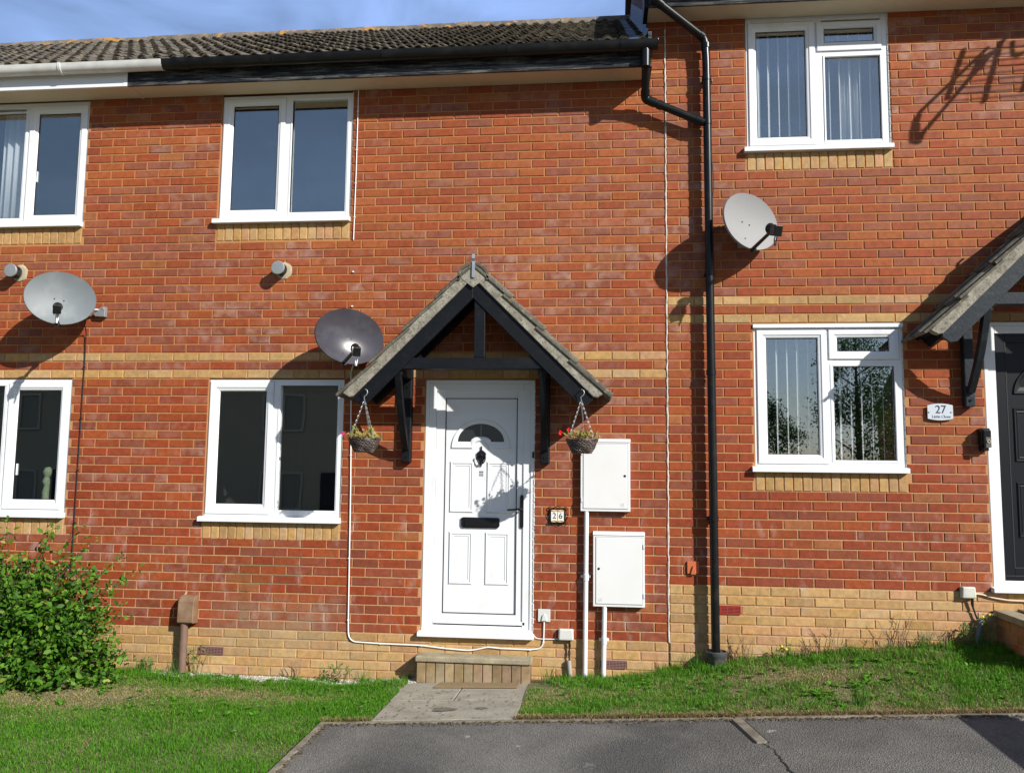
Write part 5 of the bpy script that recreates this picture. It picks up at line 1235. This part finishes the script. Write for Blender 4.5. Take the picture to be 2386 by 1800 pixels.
# ---------------------------------------------------------------- plants
def big_mesh(name, V, F, colv, mat, loc=None):
    me = bpy.data.meshes.new(name); V = np.asarray(V, dtype=np.float32); F = np.asarray(F, dtype=np.int32)
    me.vertices.add(len(V)); me.vertices.foreach_set('co', V.ravel()); k = F.shape[1]
    me.loops.add(F.size); me.loops.foreach_set('vertex_index', F.ravel()); me.polygons.add(len(F))
    me.polygons.foreach_set('loop_start', np.arange(0, F.size, k, dtype=np.int32)); me.polygons.foreach_set('loop_total', np.full(len(F), k, dtype=np.int32))
    ca = me.color_attributes.new('Col', 'FLOAT_COLOR', 'POINT'); c4 = np.ones((len(V), 4), dtype=np.float32); c4[:, :3] = colv; ca.data.foreach_set('color', c4.ravel())
    me.materials.append(mat); me.update(calc_edges=True)
    o = bpy.data.objects.new(name, me); COL.objects.link(o)
    return o
def vnoise(x, y, s, seed=0): return np.array([mnoise.noise(Vector((a*s, b*s, seed*7.3))) for a, b in zip(x, y)])
def blades(pts, length, width, lean, cols, zfun, name, mat, seg=True):
    """tapering bent blades: 5 verts, a quad and a triangle written as two quads"""
    n = len(pts); x, y = pts[:, 0], pts[:, 1]; z = np.array([zfun(a, b) for a, b in pts])-.004
    th = rng.uniform(0, 2*np.pi, n); dx, dy = np.cos(th), np.sin(th); ld = rng.uniform(0, 2*np.pi, n); lx, ly = np.cos(ld)*lean, np.sin(ld)*lean
    base = np.stack([x, y, z], 1); wv = np.stack([dx*width/2, dy*width/2, np.zeros(n)], 1)
    mid = base+np.stack([lx*length*.35, ly*length*.35, length*.55], 1); tip = base+np.stack([lx*length, ly*length, length*np.sqrt(np.maximum(.05, 1-np.minimum(lean, .97)**2))*.98], 1)
    V = np.stack([base-wv, base+wv, mid+wv*.75, mid-wv*.75, tip+wv*.08, tip-wv*.08], 1).reshape(-1, 3)
    i = np.arange(n)[:, None]*6; F = np.concatenate([i+np.array([[0, 1, 2, 3]]), i+np.array([[3, 2, 4, 5]])], 0)
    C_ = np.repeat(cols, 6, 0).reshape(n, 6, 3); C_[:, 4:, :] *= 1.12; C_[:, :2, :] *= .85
    return big_mesh(name, V, F, C_.reshape(-1, 3), mat)
def sample_grass(n, x0, x1, y0, y1, ok):
    p = np.stack([rng.uniform(x0, x1, n), rng.uniform(y0, y1, n)], 1); return p[np.array([ok(a, b) for a, b in p])]
def okL(x, y):
    if y > -.13-.05*math.sin(x*9)+.04*mnoise.noise(Vector((x*6, 0, 1))) and -4.35 < x < -2.1 and random.random() < .93: return False
    if x > -2.405 and (y < -1.272 or x > PATHX0+.012*math.sin(y*20)): return False
    return True
def okR(x, y): 
    e = PATHX1+.02+.03*mnoise.noise(Vector((y*8, 3, 1)))+(.16 if y > -.38 else 0)
    return x > e
def dryness(x, y):
    n = vnoise(x, y, 1.6, 1)*.5+vnoise(x, y, 5, 2)*.35
    dl = np.exp(-(((x+4.9)/1.3)**2+((y+.80)/.34)**2))*1.5+np.exp(-(((x+3.3)/.7)**2+((y+.55)/.16)**2))*.9
    dr = np.where(x > -1.2, .26+.60*np.exp(-(((x-.6)/.9)**2+((y+.55)/.22)**2))+.35*np.exp(-((y+1.2)/.10)**2)+.6*np.exp(-(((x+.9)/.16)**2+((y+.65)/.25)**2)), 0)
    return np.clip(n+dl+dr, 0, 1)
def make_lawn(p, name, hbase, label):
    n = len(p); d = dryness(p[:, 0], p[:, 1]); isd = rng.uniform(0, 1, n) < d*.85
    g = np.array([[.060, .225, .006], [.078, .26, .008], [.115, .285, .014], [.048, .18, .008], [.15, .305, .028]])[rng.integers(0, 5, n)]
    t = np.array([[.46, .35, .18], [.38, .28, .13], [.52, .41, .23], [.32, .25, .11]])[rng.integers(0, 4, n)]
    c = np.where(isd[:, None], t, g)*rng.uniform(.75, 1.2, n)[:, None]
    hn = 1+.5*vnoise(p[:, 0], p[:, 1], 3.0, 4)+.7*vnoise(p[:, 0], p[:, 1], 9.0, 5)*(p[:, 0] > -1.3)
    L_ = hbase*hn*rng.uniform(.5, 1.25, n)*np.where(isd, .75, 1.0)*(1-.30*d)
    L_ *= np.where(p[:, 1] > -.30, 1.5, 1.0)
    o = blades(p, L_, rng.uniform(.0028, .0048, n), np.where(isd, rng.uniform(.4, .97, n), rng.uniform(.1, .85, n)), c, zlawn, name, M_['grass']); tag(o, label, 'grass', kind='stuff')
pl = np.concatenate([sample_grass(125000, -5.7, -2.06, -2.75, -.0, okL), sample_grass(30000, -5.7, -2.06, -1.25, -.1, okL)])
make_lawn(pl, 'lawn_grass', .034, 'short green grass of the left lawn with a dry patch by the bush')
pr = sample_grass(75000, -1.12, 3.0, -1.272, -.0, okR)
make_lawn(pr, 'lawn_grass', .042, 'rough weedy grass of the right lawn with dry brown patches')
po = np.concatenate([sample_grass(14000, -12, -5.9, -6, 0, lambda a, b: True), sample_grass(12000, -5.9, -2.41, -6.5, -2.75, lambda a, b: True)])
make_lawn(po, 'lawn_grass', .055, 'outer part of the left lawn beyond the frame')
# broad-leaved lawn weeds in rosettes, thick on the right lawn
def rosettes(spots, name, label, s0=.05):
    V = []; F = []; Cc = []
    for (x, y, s) in spots:
        z = zlawn(x, y)+.004; n = random.randint(6, 11)
        for q in range(n):
            a = 2*math.pi*q/n+random.uniform(-.4, .4); l = s*random.uniform(.6, 1.2); wd = l*random.uniform(.14, .26); up_ = random.uniform(.25, 1.1)
            d = Vector((math.cos(a), math.sin(a), up_)).normalized(); e = Vector((-math.sin(a), math.cos(a), 0)); b = Vector((x, y, z)); k = len(V)
            c = random.choice([(.085, .25, .015), (.11, .30, .02), (.07, .20, .02), (.14, .31, .04)]); v = random.uniform(.8, 1.25)
            p1 = b+d*l*.5+Vector((0, 0, .004)); p2 = b+d*l-Vector((0, 0, l*.25))
            V += [b-e*wd*.2, b+e*wd*.2, p1+e*wd, p1-e*wd, p2+e*wd*.25, p2-e*wd*.25]; F += [(k, k+1, k+2, k+3), (k+3, k+2, k+4, k+5)]; Cc += [[c[0]*v, c[1]*v, c[2]*v]]*6
    o = big_mesh(name, [tuple(v) for v in V], F, np.array(Cc), M_['leaf']); tag(o, label, 'weeds', kind='stuff')
rosettes([(random.uniform(-1.0, 2.6), -abs(random.gauss(0, 1))*.0-random.uniform(.05, 1.22), random.uniform(.02, .055)) for _ in range(170)]+[(cx_+random.gauss(0, .10), min(-.05, max(-1.22, cy_+random.gauss(0, .05))), random.uniform(.025, .055)) for cx_, cy_ in ((-.75, -.35), (-.2, -.3), (.9, -.95), (1.25, -.75), (1.5, -.3), (1.9, -.5), (2.1, -.8), (.3, -.2)) for _ in range(14)], 'lawn_weeds', 'broad-leaved weeds scattered through the right lawn')
rosettes([(random.uniform(-5.6, -2.2), -random.uniform(.12, 1.2), random.uniform(.03, .055)) for _ in range(90)]+[(random.uniform(-4.6, -2.2), -random.uniform(.02, .2), .05) for _ in range(22)], 'lawn_weeds', 'small broad-leaved weeds at the wall end of the left lawn')
# gravel strip at the foot of the wall
V = []; F = []; Cc = []
for _ in range(3400):
    x = random.uniform(-4.45, -2.0); y = -random.uniform(.006, .17); s = random.uniform(.004, .010); z = zlawn(x, y)+s*.3; k = len(V)
    c = random.choice([(.46, .44, .39), (.36, .33, .27), (.55, .53, .48), (.28, .25, .2)])
    q = [Vector((random.uniform(-1, 1), random.uniform(-1, 1), 0)).normalized()*s for _ in range(2)]
    V += [(x-s, y-s*.7, z), (x+s*.8, y-s, z), (x+s, y+s*.8, z), (x-s*.7, y+s, z), (x-s*.5, y-s*.4, z+s*.8), (x+s*.5, y-s*.5, z+s), (x+s*.4, y+s*.5, z+s*.9), (x-s*.4, y+s*.4, z+s*.7)]
    F += [(k, k+1, k+5, k+4), (k+1, k+2, k+6, k+5), (k+2, k+3, k+7, k+6), (k+3, k, k+4, k+7), (k+4, k+5, k+6, k+7)]; Cc += [c]*8
go = big_mesh('gravel', V, F, np.array(Cc), leaf_mat('gravel_stone', .9, 0.0, .2)); tag(go, 'strip of pale gravel along the foot of the wall left of the path', 'gravel', kind='stuff')
# shrub
def leaves_mesh(items):
    V = []; F = []; Cc = []
    for (c, d, nrm, l, wd, col) in items:
        e = d.cross(nrm).normalized(); n2 = e.cross(d).normalized(); k = len(V); fold = n2*(wd*.30)
        V += [c, c+d*l*.35+e*wd+fold, c+d*l*.75+e*wd*.7+fold*.7, c+d*l-n2*l*.10, c+d*l*.75-e*wd*.7+fold*.7, c+d*l*.35-e*wd+fold, c+d*l*.5]
        F += [(k, k+1, k+2, k+6), (k+6, k+2, k+3, k+4), (k, k+6, k+4, k+5)]; Cc += [col]*7
    return [tuple(v) for v in V], F, np.array(Cc)
def shrub():
    rnd = random.Random(11); base = Vector((-5.18, -.50, -.38)); root = empty('shrub', base, 'leafy green shrub growing against the wall at the left edge', 'shrub')
    items = []; tw = MB(); PAL = [(.045, .135, .008), (.062, .175, .010), (.085, .215, .014), (.032, .095, .008), (.12, .25, .022)]
    def leafcol(top):
        c = rnd.choice(PAL); v = rnd.uniform(.75, 1.25)
        if rnd.random() < .05+.20*top: c = rnd.choice([(.26, .30, .05), (.30, .22, .06), (.20, .26, .04)])
        return (c[0]*v, c[1]*v, c[2]*v)
    def surf(az, el):
        # lumpy rounded outline
        r = Vector((math.cos(az)*math.cos(el)*.88, math.sin(az)*math.cos(el)*.46, math.sin(el)*.97))
        f = 1+.16*mnoise.noise(Vector((r.x*2.2, r.y*2.2, r.z*2.2)))+.05*mnoise.noise(r*6)
        return r*f
    stems = []
    for _ in range(250):
        az = rnd.uniform(0, 2*math.pi); el = math.asin(rnd.uniform(0.0, 1)); q = surf(az, el)
        if rnd.random() < .13: q *= rnd.uniform(1.05, 1.22)
        stems.append(q)
    for (dx_, dz_) in ((.98, .86), (.90, .76), (1.00, .52), (.83, .98), (.16, 1.22), (-.10, 1.25), (.62, 1.10), (.42, 1.20), (.30, 1.24), (.93, .60)): stems.append(Vector((dx_, rnd.uniform(-.15, .1), dz_)))
    for q in stems:
        tip = base+Vector((0, 0, .03))+q; tip.y = min(tip.y, -.04)
        b0 = base+Vector((rnd.uniform(-.22, .22), rnd.uniform(-.1, .1), rnd.uniform(0, .25)))
        mid = (b0+tip)/2+Vector((rnd.uniform(-.06, .06), rnd.uniform(-.05, .05), .06)); pts = [b0*(1-u)**2+mid*2*u*(1-u)+tip*u*u for u in [k/7 for k in range(8)]]
        tw.tube(pts, [.006*(1-k/9) for k in range(8)], 4)
        ln = (tip-b0).length; nl = int(ln*36)+8
        for k in range(nl):
            u = .25+.77*(k/nl)**.8; u = min(1, u); p = b0*(1-u)**2+mid*2*u*(1-u)+tip*u*u+Vector([rnd.gauss(0, .022) for _ in range(3)])
            if p.y > -.012: continue
            ax = (tip-mid).normalized(); d = (ax*rnd.uniform(.2, .9)+Vector([rnd.uniform(-1, 1) for _ in range(3)])).normalized()
            nr = (Vector((rnd.uniform(-.6, .8), rnd.uniform(-.9, .2), rnd.uniform(.3, 1)))).normalized()
            l = rnd.uniform(.034, .068)*(1 if u < .93 else .7); items.append((p, d, nr, l, l*rnd.uniform(.22, .32), leafcol(max(0, p.z-.3))))
    for _ in range(2600):     # inner and skirt leaves
        az = rnd.uniform(0, 2*math.pi); el = math.asin(rnd.uniform(-.05, 1)); q = surf(az, el)*rnd.uniform(.6, 1.0); p = base+q
        if p.y > -.02: continue
        d = Vector([rnd.uniform(-1, 1) for _ in range(3)]).normalized(); nr = Vector((rnd.uniform(-.6, .8), rnd.uniform(-1, .1), rnd.uniform(.1, 1))).normalized(); l = rnd.uniform(.04, .07); items.append((p, d, nr, l, l*.26, leafcol(0)))
    tw.build('stems', M_['twig'], root); V, F, Cc = leaves_mesh(items); o = big_mesh('foliage', V, F, Cc, M_['leaf']); o.parent = root; o.location = -base
shrub()
# weeds standing by the wall
def weed(x, y, h, label, kind, seed, n=5):
    rnd = random.Random(seed); z = zlawn(x, y)-.01; root = empty('weed', (x, y, z), label, 'weed', 'weeds along the foot of the wall')
    m = MB(); items = []
    for k in range(n):
        a = rnd.uniform(-1, 1); t_ = Vector((x+a*h*.45, min(-.015, y+rnd.uniform(-.05, .03)), z+h*rnd.uniform(.55, 1))); b = Vector((x+a*.02, y, z)); md = (b+t_)/2+Vector((rnd.uniform(-.02, .02), 0, .02))
        m.tube([b, md, t_], [.0035, .0026, .0012], 5)
        for q in range(rnd.randint(1, 4)):
            u = rnd.uniform(.35, .95); p = b+(t_-b)*u; e = p+Vector((rnd.uniform(-.05, .05), rnd.uniform(-.01, .01), rnd.uniform(.01, .06))); e.y = min(-.01, e.y); m.tube([p, e], [.0018, .0009], 4)
            if kind != 'dead':
                for _ in range(3): items.append((e+Vector([rnd.gauss(0, .008) for _ in range(3)]), Vector([rnd.uniform(-1, 1) for _ in range(3)]).normalized(), Vector((0, -.6, .8)), rnd.uniform(.014, .03), .006, rnd.choice([(.08, .20, .03), (.12, .22, .04), (.2, .22, .05)])))
    m.build('stem', M_['dead'] if kind == 'dead' else simple('weed_stem_%d' % seed, (0.16, 0.17, 0.06), 0.8), root)
    if items:
        V, F, Cc = leaves_mesh(items); o = big_mesh('leaves', V, F, Cc, M_['leaf']); o.parent = root; o.location = -Vector((x, y, z))
    if kind == 'flower':
        m = MB(); 
        for q in range(2): m.lathe([(.0, -.004), (.010, 0), (.0, .004)], (x+rnd.uniform(-.03, .03), y-.02, z+h*.9+q*.02), 'Y', 8)
        m.build('flower', M_['petal_yellow'], root)
W = [(.52, .20, 'dead', 'dead upright stems just right of the drainpipe'), (.60, .26, 'dead', 'taller thin dead stem right of the red air brick'), (1.02, .17, 'dead', 'dead forked stems on the bank left of centre under the right window'), (1.14, .20, 'dead', 'pale dead twigs below the left half of the lower right window'), (1.27, .24, 'dead', 'spreading dead twigs below the middle of the lower right window'), (1.56, .18, 'dead', 'low reddish dead weed under the right half of the lower right window'), (1.72, .34, 'dead', 'tall wispy weed in front of the yellow bricks beside the window'), (1.92, .16, 'dead', 'brown dead weed left of the weathered junction box'), (2.06, .17, 'dead', 'dead stems under the house number plate'), (2.22, .22, 'live', 'weed in front of the slate-coloured conduit stub'), (2.36, .26, 'flower', 'yellow-flowered weed beside the raised landing'), (.86, .11, 'flower', 'small yellow-flowered weed at the top of the bank'), (-3.86, .26, 'live', 'green weed climbing beside the brown pipe'), (-3.00, .20, 'dead', 'yellowing weed in the gravel below the left window'), (-2.62, .15, 'live', 'weed in the gravel left of the brick step'), (-4.28, .17, 'live', 'weed between the shrub and the brown pipe')]
for i, (x, h, kd, lb) in enumerate(W): weed(x, -.05-.02*(i % 3), h, lb, kd, 40+i, 6 if kd == 'dead' else 5)
tufts = []
for (x, y, nb) in ((-4.35, -.08, 40), (-4.22, -.12, 30), (-4.05, -.10, 30), (-2.75, -.08, 30), (-2.45, -.09, 25), (-.95, -.16, 40), (1.13, -1.12, 60), (.05, -.10, 50), (.2, -.09, 50), (.9, -.08, 40), (1.9, -.1, 60), (2.3, -.12, 60), (-5.05, -2.0, 40)):
    tufts += [(x+random.gauss(0, .03), min(-.01, y+random.gauss(0, .02))) for _ in range(nb)]
tufts = np.array(tufts); n = len(tufts)
o = blades(tufts, rng.uniform(.06, .20, n), rng.uniform(.003, .005, n), rng.uniform(.1, .7, n), np.array([[.07, .20, .02]])*rng.uniform(.7, 1.4, n)[:, None], zlawn, 'grass_tufts', M_['grass']); tag(o, 'longer tufts of grass along the wall and lawn edges', 'grass', kind='stuff')
# dry straw lying over the edging
st_ = np.stack([rng.uniform(-1.1, 3.0, 5200), -1.272-np.abs(rng.normal(0, .016, 5200))+.012], 1)
st2 = np.stack([rng.uniform(-2.40, -2.05, 300), -1.272-np.abs(rng.normal(0, .010, 300))+.008], 1)
st_ = np.concatenate([st_, st2]); n = len(st_)
o = blades(st_, rng.uniform(.02, .055, n), rng.uniform(.0025, .0045, n), rng.uniform(.75, .98, n), np.array([[.40, .29, .14]])*rng.uniform(.4, 1.25, n)[:, None], lambda x, y: zk(x)+.010, 'dry_straw', M_['grass']); tag(o, 'dry straw lying along the driveway edging of the right lawn', 'straw', kind='stuff')
# a few pale dead leaves and bits on the lawn
m = MB()
for (x, y) in ((-3.95, -.80), (-3.94, -.95), (.62, -.86), (2.28, -.55), (-.83, -1.19), (.06, -1.2), (-2.9, -1.5), (-2.2, -1.0)):
    z = zlawn(x, y)+.03; a = random.uniform(0, 3); m.add([(x-.02, y, z), (x, y-.008, z+.012), (x+.02, y+.004, z+.004), (x, y+.012, z+.006)], [(0,1,2,3)])
tag(m.build('fallen_leaves', simple('pale_leaf', (0.60, 0.60, 0.52), 0.7), None, fixn=False), 'a few pale fallen leaves lying on both lawns', 'leaves', kind='stuff')

V = []; F = []; Cc = []
for _ in range(2600):
    if random.random() < .75: x = random.uniform(-2.35, 3.2); y = -1.327-abs(random.gauss(0, .03)); z = zdrive(x, y)+.009
    elif random.random() < .6: y = random.uniform(-3.5, -1.33); x = -2.350+abs(random.gauss(0, .025)); z = zdrive(x, y)+.009
    else: x = random.uniform(-2.05, -1.1); y = random.uniform(-1.27, -.4); z = zp(x, y)+.004
    s_ = random.uniform(.002, .007); a = random.uniform(0, 3.14); c = random.choice([(.20, .13, .06), (.30, .20, .09), (.12, .08, .04), (.34, .28, .17), (.16, .15, .12)]); k = len(V); dx_, dy_ = math.cos(a)*s_, math.sin(a)*s_
    V += [(x-dx_*1.6, y-dy_*1.6, z), (x+dy_, y-dx_, z+s_*.5), (x+dx_*1.6, y+dy_*1.6, z), (x-dy_, y+dx_, z+s_*.6)]; F += [(k, k+1, k+2, k+3)]; Cc += [c]*4
tag(big_mesh('debris', V, F, np.array(Cc), M_['grass']), 'dry crumbs and bits of leaf gathered along the driveway edging and path', 'debris', kind='stuff')

# ---------------------------------------------------------------- across the road: only seen mirrored in the windows
def opp_house(x0, x1, y, zb, h, rh, wm, label):
    root = empty('opposite_house', ((x0+x1)/2, y, zb), label, 'house')
    m = MB(); m.box(x0, x1, y-7, y, zb, zb+h); m.build('wall', wm, root)
    m = MB(); m.prism_x([(y+.35, zb+h-.1), (y-3.5, zb+h+rh), (y-7.35, zb+h-.1)], x0-.1, x1+.1); m.build('roof', M_['farroof'], root)
    for i in range(int((x1-x0)/4.5)):
        for zz in (zb+.9, zb+3.4):
            xx = x0+1.2+i*4.5; f = MB(); f.frame(xx, xx+1.4, zz, zz+1.2, .07, y+.002, y+.05); f.box(xx+.67, xx+.74, y+.002, y+.05, zz+.07, zz+1.13); fo = f.build('window', M_['farframe'], root)
            box_obj('glass', M_['farglass'], fo, xx+.07, xx+1.33, y+.003, y+.01, zz+.07, zz+1.13, 0)
        xx = x0+3.2+i*4.5; box_obj('door', M_['blackwood'], root, xx, xx+.9, y+.002, y+.05, zb+.1, zb+2.1, .01)
opp_house(-30.5, -7.6, -19, -.9, 5.2, 2.2, M_['render'], 'pale rendered terrace across the road, mirrored in the lower left windows')
opp_house(14, 26, -32, .2, 4.6, 2.2, M_['mortar'], 'brick house farther across the road, mirrored in the right window')
def opp_tree(x, y, zb, h, w_, label, seed, n=7000):
    rnd = random.Random(seed); root = empty('tree', (x, y, zb), label, 'tree', 'trees across the road')
    m = MB(); m.tube([(x, y, zb), (x+.1, y, zb+h*.4), (x, y+.1, zb+h*.92)], [.11, .08, .02], 8)
    for k in range(16):
        u = .25+.6*k/16; a = k*2.4; m.tube([(x, y, zb+h*u), (x+math.cos(a)*w_*.35, y+math.sin(a)*w_*.35, zb+h*(u+.12))], [.03, .008], 5)
    m.build('trunk', M_['twig'], root, smooth=60); items = []
    cl = [(rnd.uniform(-1, 1)*w_*.38, rnd.uniform(-1, 1)*w_*.38, h*rnd.uniform(.28, .97)) for _ in range(34)]
    for _ in range(n):
        c = rnd.choice(cl); f = 1-abs(c[2]/h-.5)*.9; p = Vector((x+c[0]*f+rnd.gauss(0, w_*.07), y+c[1]*f+rnd.gauss(0, w_*.07), zb+c[2]+rnd.gauss(0, h*.035))); d = Vector((rnd.uniform(-1, 1), rnd.uniform(-1, 1), rnd.uniform(-1.2, .4))).normalized()
        l = rnd.uniform(.045, .085); items.append((p, d, Vector((rnd.uniform(-1, 1), rnd.uniform(-1, 1), 1)).normalized(), l, l*.35, rnd.choice([(.04, .10, .02), (.055, .13, .025), (.03, .075, .018)])))
    V, F, Cc = leaves_mesh(items); o = big_mesh('crown', V, F, Cc, M_['leaf']); o.parent = root; o.location = -Vector((x, y, zb))
opp_tree(6.6, -17.5, -.6, 6.3, 3.0, 'tall birch across the road, mirrored in the lower right window', 1, 11000)
opp_tree(3.6, -16.5, -.6, 4.3, 2.2, 'small tree across the road left of the birch', 2)
opp_tree(8.9, -19, -.4, 3.6, 2.6, 'low bushy tree across the road right of the birch', 3)
opp_tree(4.9, -20, -.5, 3.6, 2.4, 'low dark tree behind the small one across the road', 4)
print('objects', len(bpy.data.objects))
